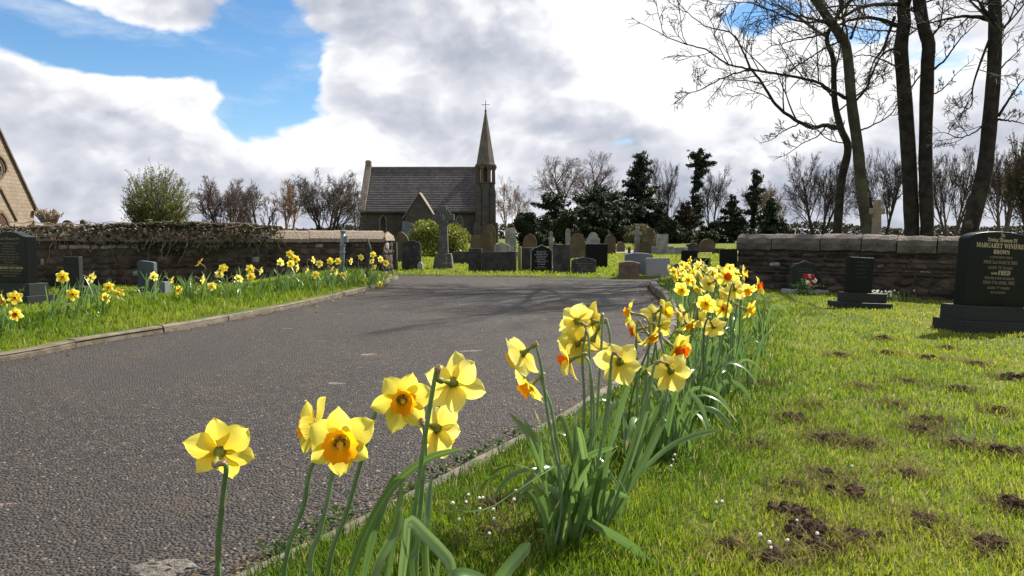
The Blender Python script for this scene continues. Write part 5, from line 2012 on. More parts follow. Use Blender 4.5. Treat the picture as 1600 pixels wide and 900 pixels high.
conifer('brownish scrubby conifer under the windswept pine', 1048, 1096, 322, 70, 58, [(0, .6), (.3, 1), (.7, .8), (1, .3)], 50, 0, gaps=.1, m=NEEDLEB)
conifer('dark scrubby pine between the tall conifer and the bare tree', 1000, 1056, 318, 73, 59, [(0, .8), (.4, 1), (.7, .7), (1, .3)], 56, -.1, gaps=.12)


conifer('dark spreading pine low in the gap right of the yews', 896, 950, 322, 66, 71, [(0, .8), (.3, 1), (.7, .9), (1, .4)], 70, -.05, gaps=.1, sprays=40)
conifer('dark spreading pine low between the tallest conifer and its neighbour', 1022, 1072, 345, 68, 72, [(0, .8), (.3, 1), (.7, .8), (1, .4)], 60, -.05, gaps=.1, sprays=40)
conifer('broad dark pine behind the broken column', 940, 1000, 318, 79, 73, [(0, .8), (.3, 1), (.7, .9), (1, .4)], 80, -.05, gaps=.08, sprays=40)
conifer('dark scrubby pine under the upright bare tree', 1092, 1136, 348, 74, 74, [(0, .8), (.4, 1), (.8, .7), (1, .3)], 50, 0, gaps=.1, sprays=36)


def dome(label, u0, u1, vt, Y, seed, m, n=9000, size=.11, lumps=16, name='yew_tree', cat='tree', group=None, vb=None, low=.0, up=.7, aspect=.35):
    """A rounded evergreen: lumps of small leaves filling a dome, with a trunk inside."""
    rs = np.random.default_rng(seed)
    uc = (u0 + u1) / 2
    x = P(uc, 360, Y).x
    z0 = zg(x, Y)
    Hh = P(uc, vt, Y).z - z0
    half = (u1 - u0) / F * Y / 2
    root = thing(name, label, cat, (x, Y, z0), group=group)
    link('trunk', strands('trunk', [([(0, 0, -.2), (0, 0, Hh * .3), (0.05, 0, Hh * .7)], half * .12, half * .04)] +
                          [([(0, 0, Hh * .1), (half * .35 * math.cos(a), half * .35 * math.sin(a), Hh * .45), (half * .5 * math.cos(a), half * .5 * math.sin(a), Hh * .7)], half * .05, half * .02) for a in np.arange(6) * 1.05], BARK, 5), root)
    cs = []
    for i in range(lumps):
        a, f = rs.uniform(0, 6.28), rs.uniform(low, .98)
        rr = half * math.sqrt(max(0, 1 - max(0, (f - .35) / .65) ** 2.2)) * rs.uniform(.45, .86)
        cs.append((rr * math.cos(a), rr * math.sin(a), f * Hh * .9, half * rs.uniform(.24, .42)))
    cs.append((0, 0, Hh * .8, half * .35))
    cs = np.array(cs)
    pick = rs.integers(0, len(cs), n)
    v = rs.normal(size=(n, 3))
    v /= np.linalg.norm(v, axis=1)[:, None]
    p = cs[pick, :3] + v * cs[pick, 3:4] * (rs.random((n, 1)) ** .35) * np.array([1, 1, 1.15])
    p = p[(p[:, 2] < Hh) & (p[:, 2] > .02)]
    leaf_cards(0, p, size, m, 'leaves', root, tint=.25 + .4 * rs.random(len(p)) + .25 * rs.random(len(cs))[pick][:len(p)], up=up, aspect=aspect)
    return root


YEW = tinted('yew_needles', [(0, (0.008, 0.015, 0.008)), (0.6, (0.020, 0.032, 0.012)), (1, (0.05, 0.062, 0.02))], .15, .6, .2)
dome('left of the two dark rounded yews behind the graves', 799, 846, 332, 42, 61, YEW, 15000, .15, 26, group='yews', low=.05)
dome('right of the two dark rounded yews behind the graves', 864, 909, 331, 41, 62, YEW, 15000, .15, 26, group='yews', low=.05)
dome('low dark yew in the gap between the two rounded yews', 840, 872, 340, 47, 63, YEW, 8000, .15, 20, group='yews', low=.05)
BUSHL = tinted('golden_bush_leaf', [(0, (0.045, 0.068, 0.012)), (0.5, (0.14, 0.165, 0.022)), (1, (0.27, 0.26, 0.045))], .45, .45, .3)
dome('bright yellow green bush behind the celtic cross', 640, 737, 343, 27, 64, BUSHL, 15000, .085, 30, name='golden_bush', cat='bush', low=.15, up=.5, aspect=.55)
dome('olive shrub among the far graves below the tallest conifer', 975, 1030, 350, 52, 65, tinted('olive_shrub', [(0, (0.03, 0.035, 0.012)), (1, (0.14, 0.125, 0.05))], .3, .6, .2), 6000, .14, 18, name='shrub', cat='bush')
dome('dark low shrub left of the broad ochre far headstone', 1085, 1130, 362, 60, 66, YEW, 5000, .2, 14, name='shrub', cat='bush')

# ---- pollarded tree by the sunlit chapel
px_, py_ = P(78, 350, 32).x, 32
po = thing('pollard_tree', 'knobbly pollarded tree stump with short shoots beside the sunlit chapel', 'tree', (px_, py_, 0))
k = 32 / F
b = MB()
b.tube([(0, 0, -.2), (0, 0, .9), (.02, 0, 1.45)], [.24, .22, .26], 10)
for a, l, up in ((0, .4, .3), (1.2, .35, .4), (2.2, .4, .35), (3.2, .5, .35), (4.2, .35, .45), (5.2, .4, .3), (.6, .2, .5), (3.7, .2, .5)):
    b.tube([(0, 0, 1.3), (l * .6 * math.cos(a), l * .6 * math.sin(a), 1.42), (l * math.cos(a), l * math.sin(a), 1.42 + up)], [.14, .10, .08], 7)
b.build('trunk', mat('pollard_bark', (0.10, 0.07, 0.05), (0.16, 0.12, 0.09), 6, .95, .03, 18), po, smooth=True)
polys = []
for q in range(60):
    a, l = random.uniform(0, 6.28), random.uniform(.05, .5)
    o = np.array([l * math.cos(a), l * math.sin(a), random.uniform(1.45, 1.8)])
    d = np.array([math.cos(a) * random.uniform(.2, 1.3), math.sin(a) * .6, random.uniform(.2, 1)])
    d /= np.linalg.norm(d)
    s = random.uniform(.10, .24)
    polys.append(([o, o + d * s * .5, o + d * s + np.array([0, 0, .03])], .030, .016))
link('crown', strands('crown', polys, mat('pollard_shoot', (0.17, 0.125, 0.09), (0.26, 0.20, 0.15), 9, .9), 4), po)

# ---- a far belt of scrub where the fields meet the sky
n = 26000
x = rng.uniform(-190, 190, n)
hgt = 1.2 + 3.0 * vnoise(x, x * 0 + 3, .06, 3)
z = hgt * rng.random(n) ** .8
y = 150 + 6 * rng.random(n) + 8 * vnoise(x, x * 0 + 9, .02, 2)
leaf_cards(0, np.stack([x, y, z], 1), .8, tinted('scrub', [(0, (0.028, 0.028, 0.018)), (.6, (0.05, 0.05, 0.028)), (1, (0.09, 0.075, 0.045))], .2, .8, .1), 'hedgerow_scrub', aspect=.5)
# ================================================================ DAFFODILS
def flower_mat(name, base, tip, transl, veins=0.5):
    """Petal tissue: a little deeper towards the throat, faint veins along it (local x is the length)."""
    m = bpy.data.materials.new(name)
    m.use_nodes = True
    t = NT(m.node_tree)
    bs = m.node_tree.nodes['Principled BSDF']
    at = t.n('ShaderNodeAttribute', attribute_name='tint')
    pos = t.n('ShaderNodeTexCoord').outputs['Object']
    c = t.mix(at.outputs['Fac'], base, tip)
    v = t.noise(t.vm('MULTIPLY', pos, (25.0, 420.0, 60.0)), 1.0, 2)
    c = t.mix(t.step(v, 0.42, 0.72, 0, 0.5 * veins), c, tuple(q * 0.72 for q in base))
    r = t.n('ShaderNodeObjectInfo').outputs['Random']
    hv = t.n('ShaderNodeHueSaturation')
    t.put(hv.inputs['Value'], t.m('MULTIPLY_ADD', r, 0.12, 0.93))
    t.put(hv.inputs['Color'], c)
    c = hv.outputs[0]
    t.put(bs.inputs['Base Color'], c)
    bs.inputs['Roughness'].default_value = 0.7
    bs.inputs['Specular IOR Level'].default_value = 0.12
    b = t.n('ShaderNodeBump')
    b.inputs['Distance'].default_value = 0.0018
    t.put(b.inputs['Height'], v)
    t.put(bs.inputs['Normal'], b.outputs[0])
    tr = t.n('ShaderNodeBsdfTranslucent')
    t.put(tr.inputs[0], c)
    ms = t.n('ShaderNodeMixShader')
    ms.inputs[0].default_value = transl
    t.t.links.new(bs.outputs[0], ms.inputs[1])
    t.t.links.new(tr.outputs[0], ms.inputs[2])
    t.t.links.new(ms.outputs[0], m.node_tree.nodes['Material Output'].inputs[0])
    return m


PETAL = flower_mat('yellow_petal', (0.72, 0.56, 0.028), (0.84, 0.75, 0.12), 0.62)
PETALP = flower_mat('pale_yellow_petal', (0.76, 0.64, 0.06), (0.86, 0.80, 0.23), 0.62)
CUPO = flower_mat('orange_trumpet', (0.88, 0.50, 0.014), (0.90, 0.34, 0.006), 0.7)
CUPY = flower_mat('golden_trumpet', (0.80, 0.53, 0.018), (0.85, 0.54, 0.02), 0.6)
CUPR = flower_mat('deep_orange_trumpet', (0.76, 0.16, 0.006), (0.80, 0.085, 0.004), 0.45)
STAMEN = mat('stamen', (0.85, 0.62, 0.10), rough=.7, transl=.5)
SPATHE = mat('papery_spathe', (0.46, 0.33, 0.20), (0.30, 0.20, 0.12), 160, .8, transl=.3)


def leaf_build(t, pos, c):
    g = t.n('ShaderNodeTexCoord').outputs['UV']
    return c


LEAF = tinted('daffodil_leaf', [(0, (0.080, 0.150, 0.036)), (0.45, (0.125, 0.218, 0.052)), (0.8, (0.180, 0.275, 0.080)), (0.9, (0.25, 0.29, 0.11)), (1, (0.42, 0.36, 0.16))], 0.40, 0.30, 0.7)
STEM = mat('daffodil_stem', (0.095, 0.165, 0.060), (0.135, 0.215, 0.085), 40, 0.42, spec=0.45, vary=.15, transl=.1)
NECK = mat('flower_tube', (0.22, 0.23, 0.04), (0.13, 0.16, 0.035), 120, .5, transl=.15)


def tinted_mesh(name, rows, m, tint_rows):
    V = np.array([p for r in rows for p in r])
    k = len(rows[0])
    i = np.arange(len(rows) - 1)[:, None] * k + np.arange(k - 1)[None, :]
    i = i.reshape(-1, 1)
    return np_mesh(name, V, i + np.array([[0, 1, k + 1, k]]), m, np.array([t for r in tint_rows for t in r]), smooth=True)


def petal_mesh(m, L, Wd, cup, roll, wave, rs, ns=11, nt=7, tipbend=0.0, twist=0.0):
    """One tepal along +x, its face to +z. cup: forward sweep; roll: edges folded forward (+) or back (-)."""
    rows, tr = [], []
    ph = rs.uniform(0, 6.28)
    for i in range(ns):
        s = i / (ns - 1)
        ww = Wd * (max(0.0, math.sin(math.pi * (s * .965 + .035) ** 1.02)) ** .55) * (.86 + .14 * math.sin(math.pi * s))
        ww = max(ww, Wd * (.42 if s < .1 else .04))
        row, tt = [], []
        for j in range(nt):
            t = -1 + 2 * j / (nt - 1)
            x = .004 + L * s * (1 - .05 * t * t)
            y = ww * t
            z = cup * L * (s ** 1.6) - tipbend * L * max(0, s - .6) ** 2 * 2.5
            z += roll * ww * (t * t) * (1 - .3 * s) - .0022 * math.exp(-(t / .2) ** 2) + .0009 * math.cos(7 * t) * s
            z += wave * L * math.sin(5.2 * s + ph + 1.7 * t) * abs(t) * s
            ang = twist * s
            y, z = y * math.cos(ang) - z * math.sin(ang) * .5, z + y * math.sin(ang)
            row.append((x, y, z))
            tt.append(min(1, s * 1.3))
        rows.append(row)
        tr.append(tt)
    return tinted_mesh('petal', rows, m, tr)


def trumpet_mesh(m, D, r0, r1, flare, frill, rs, k=36, n=8):
    rows, tr = [], []
    ph = rs.uniform(0, 6.28, 3)
    for i in range(n):
        s = i / (n - 1)
        row, tt = [], []
        for j in range(k + 1):
            a = 2 * math.pi * (j % k) / k
            r = r0 + (r1 - r0) * s + flare * max(0, s - .72) ** 2 * 9
            fr = frill * s * s * (math.sin(9 * a + ph[0]) + .6 * math.sin(15 * a + ph[1]) + .5 * math.sin(4 * a + ph[2]))
            z = D * s + fr * .6
            r += fr * .7
            row.append((r * math.cos(a), r * math.sin(a), z))
            tt.append(s)
        rows.append(row)
        tr.append(tt)
    return tinted_mesh('trumpet', rows, m, tr)


def ribbon(pts, wd, m, twist=0.0, face=None, fold=.22, n=14, tip=.25):
    """A strap leaf along pts: keeled, tapering only near its tip. face: the way its broad side looks at the start."""
    p = spline(pts, n)
    side = None
    rows, tint = [], []
    cols = (-1, -.72, -.42, -.14, .14, .42, .72, 1) if n > 8 else (-1, -.4, .4, 1)
    rib = [random.uniform(.0, .78) for _ in cols]
    age = random.uniform(-.12, .12)
    dry = random.uniform(.90, 1.02) if random.random() < .55 else 1.1
    for i in range(n):
        d = (p[min(i + 1, n - 1)] - p[max(i - 1, 0)]).normalized()
        if side is None:
            f = Vector(face) if face is not None else Vector((random.gauss(0, 1), random.gauss(0, 1), .1))
            side = d.cross(f)
            if side.length < 1e-3:
                side = d.cross(Vector((1, 0, 0)))
        side = (side - d * side.dot(d)).normalized()
        if twist:
            side = Matrix.Rotation(twist / n, 3, d) @ side
        nrm = side.cross(d)
        f = i / (n - 1)
        ww = wd / 2 * (min(1, .72 + f * 2) if f < 1 - tip else max(.02, (1 - ((f - 1 + tip) / tip) ** 2.0) ** .8))
        rows.append([p[i] + side * ww * c + nrm * ww * (fold * c * c + (.05 if j % 2 else 0)) for j, c in enumerate(cols)])
        tint.append([(1.0 if f > dry else min(.82, max(0, r + age))) for r in rib])
    b = MB()
    b.grid(rows)
    me = b.mesh('leaf', m, smooth=True)
    a = me.attributes.new('tint', 'FLOAT', 'POINT')
    a.data.foreach_set('value', [t for r in tint for t in r])
    return me


_rs = np.random.default_rng(99)
KINDS = {}
for kd, pm, cm in (('orange', PETAL, CUPO), ('yellow', PETAL, CUPY), ('pale', PETALP, CUPY), ('deep', PETAL, CUPR)):
    outer = [petal_mesh(pm, .044 * _rs.uniform(.94, 1.05), .0185 * _rs.uniform(.92, 1.08), c, _rs.uniform(-.15, .32), .06, _rs, tipbend=_rs.uniform(0, .35), twist=_rs.uniform(-.25, .25)) for c in (.02, -.10, .12, .22)]
    inner = [petal_mesh(pm, .042 * _rs.uniform(.94, 1.05), .0160 * _rs.uniform(.92, 1.08), c, _rs.uniform(0, .4), .06, _rs, tipbend=_rs.uniform(0, .3), twist=_rs.uniform(-.3, .3)) for c in (.12, .02, .25, .32)]
    if kd in ('orange', 'deep'):
        tr = [trumpet_mesh(cm, _rs.uniform(.017, .021), .0082, _rs.uniform(.0138, .0162), .004, .0019, _rs) for _ in range(3)]
    else:
        tr = [trumpet_mesh(cm, _rs.uniform(.022, .028), .0082, _rs.uniform(.0125, .0145), .009, .0013, _rs) for _ in range(3)]
    KINDS[kd] = (outer, inner, tr)
b = MB()
for k in range(6):
    a = k * math.pi / 3
    b.tube([(.001 * math.cos(a), .001 * math.sin(a), -.002), (.0024 * math.cos(a), .0024 * math.sin(a), .011), (.0026 * math.cos(a), .0026 * math.sin(a), .014)], [.0006, .0006, .0013], 5)
b.tube([(0, 0, -.002), (0, 0, .016), (0, 0, .017)], [.0008, .0008, .002], 6)
STAM = b.mesh('stamens', STAMEN)
b = MB()
b.lathe([(.0028, -.040), (.0046, -.034), (.0046, -.029), (.0030, -.024), (.0034, -.016), (.0060, -.004), (.0086, .001)], 10)
TUBE = b.mesh('flower_tube', NECK, smooth=True)


def join_far(kd, i):
    """Perianth of a flower too far off to show single petals: six petals as one mesh."""
    outer, inner, _ = KINDS[kd]
    b = MB()
    tint = []
    for k in range(6):
        me = (outer if k % 2 == 0 else inner)[(k // 2 + i) % 4]
        rot = Matrix.Rotation(k * math.pi / 3, 3, 'Z')
        b.add([rot @ v.co for v in me.vertices], [tuple(p.vertices) for p in me.polygons])
        tint += [d.value for d in me.attributes['tint'].data]
    me = b.mesh('petals', outer[0].materials[0], smooth=True)
    a = me.attributes.new('tint', 'FLOAT', 'POINT')
    a.data.foreach_set('value', tint)
    return me


FAR = {k: [join_far(k, i) for i in range(3)] for k in KINDS}


def daffodil(label, u, v, Y, f, kind='yellow', base=None, stem=None, s=1.0, group=None, leaves=3, far=False, leaf_l=(.24, .38), cup=1.0, top=None, roll=None):
    """A plant whose flower centre is seen at (u, v) at depth Y, facing f; base: (x, y) of its foot; stem: pixels the stem passes, from the flower down."""
    c = P(u, v, Y)
    f = Vector(f).normalized()
    if base is None:
        base = (c.x, Y)
    bx, by = base
    B0 = Vector((bx, by, zg(bx, by) - .012))
    root = thing('daffodil', label, 'daffodil', B0, group=group)
    q = f.to_track_quat('Z', 'Y')
    rz = random.uniform(-.5, .5) if roll is None else roll
    M3 = (q.to_matrix() @ Matrix.Rotation(rz, 3, 'Z'))
    fl = link('flower', TUBE, root, c - B0)
    fl.rotation_euler = M3.to_euler()
    fl.scale = (s, s, s)
    outer, inner, tr = KINDS[kind]
    pk = random.randrange(4)
    if far:
        link('petals', random.choice(FAR[kind]), fl)
    else:
        for k in range(6):
            src = outer if k % 2 == 0 else inner
            o = link('petal', src[(pk + k // 2 + random.randrange(2)) % 4], fl, (0, 0, .0 if k % 2 == 0 else .0012), (random.uniform(-.10, .10), random.uniform(-.16, .12), k * math.pi / 3 + random.uniform(-.07, .07)))
            e = random.uniform(.93, 1.06)
            o.scale = (e, e * random.uniform(.92, 1.08), 1)
    t = link('trumpet', random.choice(tr), fl)
    if far:
        cup *= .8
    t.scale = (cup, cup, cup)
    if not far:
        link('stamens', STAM, t)
    ov = c - f * .040 * s                                     # end of the ovary, where the stem meets the flower
    if top is None:
        tp_ = ov - f * .016 * s + Vector((0, 0, .006 if f.z < .05 else -.01))
    else:
        tp_ = P(top[0], top[1], Y + f.y * -.05)
    if stem:
        n_ = len(stem)
        mid = [P(a, b_, tp_.y + (by - tp_.y) * (i + 1) / (n_ + 1)) for i, (a, b_) in enumerate(stem)]
    else:
        up = Vector((B0.x * .12 + tp_.x * .88 - f.x * .012, B0.y * .12 + tp_.y * .88, tp_.z - .045))
        mid = [up, B0.lerp(Vector((tp_.x, tp_.y, tp_.z)), .5) + Vector((random.gauss(0, .012), random.gauss(0, .012), 0))]
    pts = [ov, tp_] + mid + [B0 - Vector((0, 0, .03))]
    sp = spline(pts, 26)[::-1]
    k = 8 if not far else 5
    cut = 21
    b = MB()
    b.tube([p - B0 for p in sp[:cut]], [.0039 - .0008 * i / 26 for i in range(cut)], k)
    b.build('stem', STEM, root, smooth=True)
    b = MB()
    ex = sp[cut - 1:]
    if far:
        b.tube([p - B0 for p in ex], [.0033] * len(ex), 5)
        b.build('spathe', SPATHE, root, smooth=True)
    else:
        b.tube([p - B0 for p in ex], [.0036, .0046, .0042, .0034, .0030, .0028][:len(ex)] if len(ex) <= 6 else [.0036] * len(ex), 8)
        d = (ex[1] - ex[0]).normalized()
        sd = d.cross(Vector((0, 1, 0.2))).normalized()
        rows = []
        for i in range(6):                                   # the papery sheath, split open on one side
            s_ = i / 5
            o = ex[0].lerp(ex[min(2, len(ex) - 1)], min(1, s_ * 1.2)) + d * .012 * max(0, s_ - .5) - B0
            w_ = .0062 * (1 - .75 * s_ ** 2)
            nn = sd.cross(d)
            rows.append([o + sd * w_ * math.cos(a) + nn * w_ * math.sin(a) + Vector((random.gauss(0, .0005), random.gauss(0, .0005), 0)) for a in np.linspace(.2, 4.3, 6)])
        b.grid(rows)
        b.build('spathe', SPATHE, root, smooth=True)
    for _ in range(leaves):
        add_leaf(root, B0, far, leaf_l)
    return root


def add_leaf(root, B0, far=False, leaf_l=(.24, .38), a=None):
    L = random.uniform(*leaf_l)
    a = random.uniform(0, 6.28) if a is None else a
    o = Vector((random.gauss(0, .014), random.gauss(0, .014), -.02))
    lean = random.uniform(.10, .45)
    dr = Vector((math.cos(a), math.sin(a), 0))
    if random.random() < .30:                                 # some leaves are bent over
        pts = [o, o + dr * L * lean * .3 + Vector((0, 0, L * .42)), o + dr * L * lean * .75 + Vector((0, 0, L * .70)), o + dr * L * (lean + .16) + Vector((0, 0, L * .66)), o + dr * L * (lean + .34) + Vector((0, 0, L * .44))]
    else:
        pts = [o, o + dr * L * lean * .22 + Vector((0, 0, L * .35)), o + dr * L * lean * .55 + Vector((0, 0, L * .68)), o + dr * L * lean * 1.05 + Vector((0, 0, L * .96))]
    me = ribbon(pts, random.uniform(.012, .0215) if not far else random.uniform(.011, .016), LEAF, random.uniform(-.9, .9), n=7 if far else 13)
    return link('leaf', me, root)


def px_leaf(root, pix, wd, twist=0.0, face=(0, -1, .2), fold=.2):
    """pix: (u, v, Y) along the leaf from its foot to its tip."""
    pts = [P(*p) - root.location for p in pix]
    return link('leaf', ribbon(pts, wd, LEAF, twist, face, fold, n=20), root)


NEAR = 'daffodils nearest the camera'
MID = 'daffodils of the large clump on the right verge'
ROW = 'daffodils in the row along the right kerb'
dz = []
n1_ = daffodil('daffodil seen from behind, alone and lowest at the left', 344, 706, 1.00, (-.18, .93, .16), 'yellow', (-.405, 1.0), [(347, 790), (341, 900)], group=NEAR, leaves=0, top=(353, 728), roll=.35, s=1.05)
n2_ = daffodil('large daffodil with an orange trumpet facing the camera, low in the front', 531, 690, 1.00, (.22, -.93, -.02), 'orange', (-.285, 1.02), [(516, 760), (500, 830), (484, 905)], group=NEAR, leaves=0, roll=.5, s=1.10, cup=1.18)
n3_ = daffodil('daffodil facing left with its orange trumpet in profile, behind the low front one', 492, 668, 1.07, (-.93, .12, .10), 'orange', (-.345, 1.06), [(474, 790), (443, 905)], group=NEAR, leaves=0, top=(490, 722), s=1.0)
n4_ = daffodil('daffodil with a round orange trumpet facing the camera, left of the topmost front one', 628, 624, 1.10, (.26, -.95, -.04), 'orange', (-.28, 1.1), [(582, 660), (545, 790), (512, 905)], group=NEAR, leaves=0, top=(590, 640), roll=.15, s=1.05)
n5_ = daffodil('highest of the front daffodils, seen from behind with a papery bent neck', 708, 598, 1.08, (.42, .80, -.25), 'pale', (-.15, 1.06), [(676, 610), (656, 740), (640, 900)], group=NEAR, leaves=1, top=(684, 574), roll=.2, s=1.08)
n6_ = daffodil('daffodil turned away below the highest front one', 684, 670, 1.13, (.55, .62, -.48), 'pale', (-.14, 1.1), [(664, 700), (657, 800), (650, 905)], group=NEAR, leaves=1, top=(662, 664), roll=-.2, s=1.05)
# the broad leaves of this front clump
for pix, wd, tw, face, root in (
        ([(535, 930, 1.05), (572, 830, 1.05), (615, 758, 1.06), (668, 716, 1.07), (724, 700, 1.08)], .0135, .5, (.3, -1, .5), n4_),
        ([(562, 930, 1.06), (585, 830, 1.07), (606, 770, 1.08), (622, 745, 1.09), (634, 772, 1.06)], .0125, .9, (-.4, -1, .2), n4_),
        ([(600, 935, 1.08), (612, 850, 1.08), (622, 800, 1.09), (628, 748, 1.1)], .012, .3, (.5, -1, .1), n4_),
        ([(575, 940, 1.0), (592, 880, 1.02), (618, 830, 1.05), (628, 790, 1.06)], .013, .2, (.2, -1, .1), n4_),
        ([(625, 935, .98), (634, 860, .99), (640, 815, 1.0), (662, 833, .98), (690, 862, .96), (704, 884, .95), (700, 925, .94)], .0165, -.7, (-.5, -1, .6), n5_),
        ([(668, 935, 1.0), (664, 850, 1.0), (668, 800, 1.02), (674, 742, 1.04)], .010, .3, (.2, -1, .1), n6_),
        ([(760, 940, 1.06), (788, 895, 1.06), (812, 866, 1.07), (828, 848, 1.08)], .019, .25, (-.1, -1, .35), n6_),
        ([(690, 935, .92), (712, 898, .93), (745, 902, .94), (790, 930, .95)], .014, .2, (.2, -.6, 1), n6_),
        ([(648, 940, 1.04), (641, 880, 1.04), (650, 850, 1.05), (652, 800, 1.06)], .012, .2, (.4, -1, .1), n5_)):
    px_leaf(root, pix, wd, tw, face)

# ---- the big clump: its feet stand round (0.16, 1.9)
def foot(x=None, y=None):
    return (random.gauss(.15, .055) if x is None else x, random.gauss(1.84, .07) if y is None else y)


mid = [
    ('drooping daffodil on a hooked neck at the left of the large clump, seen from behind', 816, 553, 1.72, (-.62, .45, -.52), 'pale', [(846, 575), (858, 660), (878, 780)], (838, 540), (.085, 1.67)),
    ('daffodil hanging just below the hooked one with an orange cup facing down left', 827, 603, 1.76, (-.72, -.30, -.55), 'orange', [(862, 640), (874, 740)], (846, 596), (.11, 1.70)),
    ('small daffodil facing left with a red orange cup, before the asphalt', 889, 562, 1.9, (-.82, .12, -.32), 'deep', [(922, 575), (926, 680)], (912, 556), (.14, 1.83)),
    ('daffodil seen from behind at the upper left of the stacked three', 902, 502, 2.05, (-.25, .92, .05), 'pale', [(910, 560), (912, 660)], None, (.15, 1.88)),
    ('daffodil turned away at the upper right of the stacked three', 926, 503, 2.08, (-.55, .72, -.05), 'yellow', [(954, 540), (950, 640)], (948, 500), (.19, 1.93)),
    ('lowest of the stacked three daffodils, nodding away', 902, 537, 2.0, (-.30, .80, -.42), 'yellow', [(922, 570), (922, 680)], None, (.16, 1.85)),
    ('daffodil with its orange cup pointing down beneath the stacked three', 926, 532, 2.02, (-.30, .25, -.75), 'orange', [(936, 600), (928, 700)], None, (.17, 1.87)),
    ('large pale daffodil seen from behind in the middle of the clump', 968, 566, 1.76, (.12, .86, -.34), 'pale', [(952, 600), (940, 690), (918, 800)], (957, 553), (.14, 1.71)),
    ('star shaped pale daffodil seen from behind at the right of the clump', 1048, 580, 1.86, (.34, .68, -.50), 'pale', [(1014, 610), (990, 700), (955, 800)], (1024, 568), (.20, 1.75)),
    ('daffodil facing right with a vivid red orange cup above the star shaped one', 1058, 546, 2.02, (.50, -.62, -.38), 'deep', [(1044, 600), (1018, 700)], None, (.22, 1.85)),
]
midroots = []
for lab, u, v, Y, f, kd, st_, top, bs_ in mid:
    midroots.append(daffodil(lab, u, v, Y, f, kd, bs_, st_, group=MID, leaves=2, top=top, leaf_l=(.22, .38), s=1.26))
for r in midroots:
    for _ in range(2):
        add_leaf(r, r.location, leaf_l=(.2, .34))
m0 = midroots
for pix, wd, tw, face, root in (
        ([(905, 880, 1.82), (890, 820, 1.80), (868, 735, 1.78), (850, 738, 1.72), (800, 770, 1.68), (757, 795, 1.66), (678, 799, 1.64)], .015, .5, (-.2, -1, .8), m0[0]),
        ([(893, 880, 1.80), (895, 840, 1.78), (903, 806, 1.76), (940, 824, 1.72), (985, 850, 1.68), (1010, 874, 1.66), (1052, 884, 1.64)], .020, -.5, (-.3, -1, .9), m0[7]),
        ([(900, 875, 1.84), (902, 780, 1.82), (908, 726, 1.80), (930, 706, 1.78), (968, 696, 1.76)], .017, .9, (-.5, -1, .3), m0[7]),
        ([(905, 870, 1.86), (912, 800, 1.85), (918, 768, 1.84)], .016, .2, (-.2, -1, .1), m0[7]),
        ([(960, 830, 1.9), (975, 775, 1.9), (1010, 712, 1.92), (1034, 660, 1.94), (1040, 655, 1.95)], .015, .6, (-.3, -1, .2), m0[8]),
        ([(1000, 740, 2.05), (1040, 703, 2.05), (1080, 682, 2.06), (1128, 671, 2.07)], .012, .3, (0, -.6, 1), m0[9]),
        ([(935, 840, 1.86), (968, 760, 1.86), (992, 690, 1.87), (1020, 600, 1.88)], .016, .5, (-.2, -1, .1), m0[8]),
        ([(925, 845, 1.88), (945, 740, 1.88), (965, 655, 1.89), (985, 590, 1.9)], .013, .4, (-.6, -1, .1), m0[7]),
        ([(880, 870, 1.86), (858, 780, 1.85), (838, 700, 1.84), (794, 643, 1.83)], .014, .4, (.3, -1, .1), m0[0]),
        ([(886, 880, 1.84), (866, 800, 1.83), (848, 740, 1.82), (846, 690, 1.82)], .013, -.3, (-.4, -1, .1), m0[0]),
        ([(875, 880, 1.8), (850, 820, 1.78), (830, 775, 1.78), (812, 770, 1.76)], .010, .2, (.3, -1, .3), m0[0]),
        ([(885, 885, 1.78), (868, 850, 1.77), (858, 835, 1.76), (838, 826, 1.75)], .011, .2, (.3, -1, .5), m0[1]),
        ([(930, 860, 1.84), (940, 810, 1.84), (952, 775, 1.84), (962, 770, 1.82), (985, 778, 1.80)], .014, -.5, (-.3, -1, .5), m0[7]),
        ([(915, 800, 1.95), (890, 690, 1.97), (878, 655, 1.98), (868, 662, 1.96), (862, 720, 1.94)], .012, .4, (.2, -1, .3), m0[2])):
    px_leaf(root, [(a_, b_, c_ - .04) for a_, b_, c_ in pix], wd * 1.35, tw, face, fold=.28)

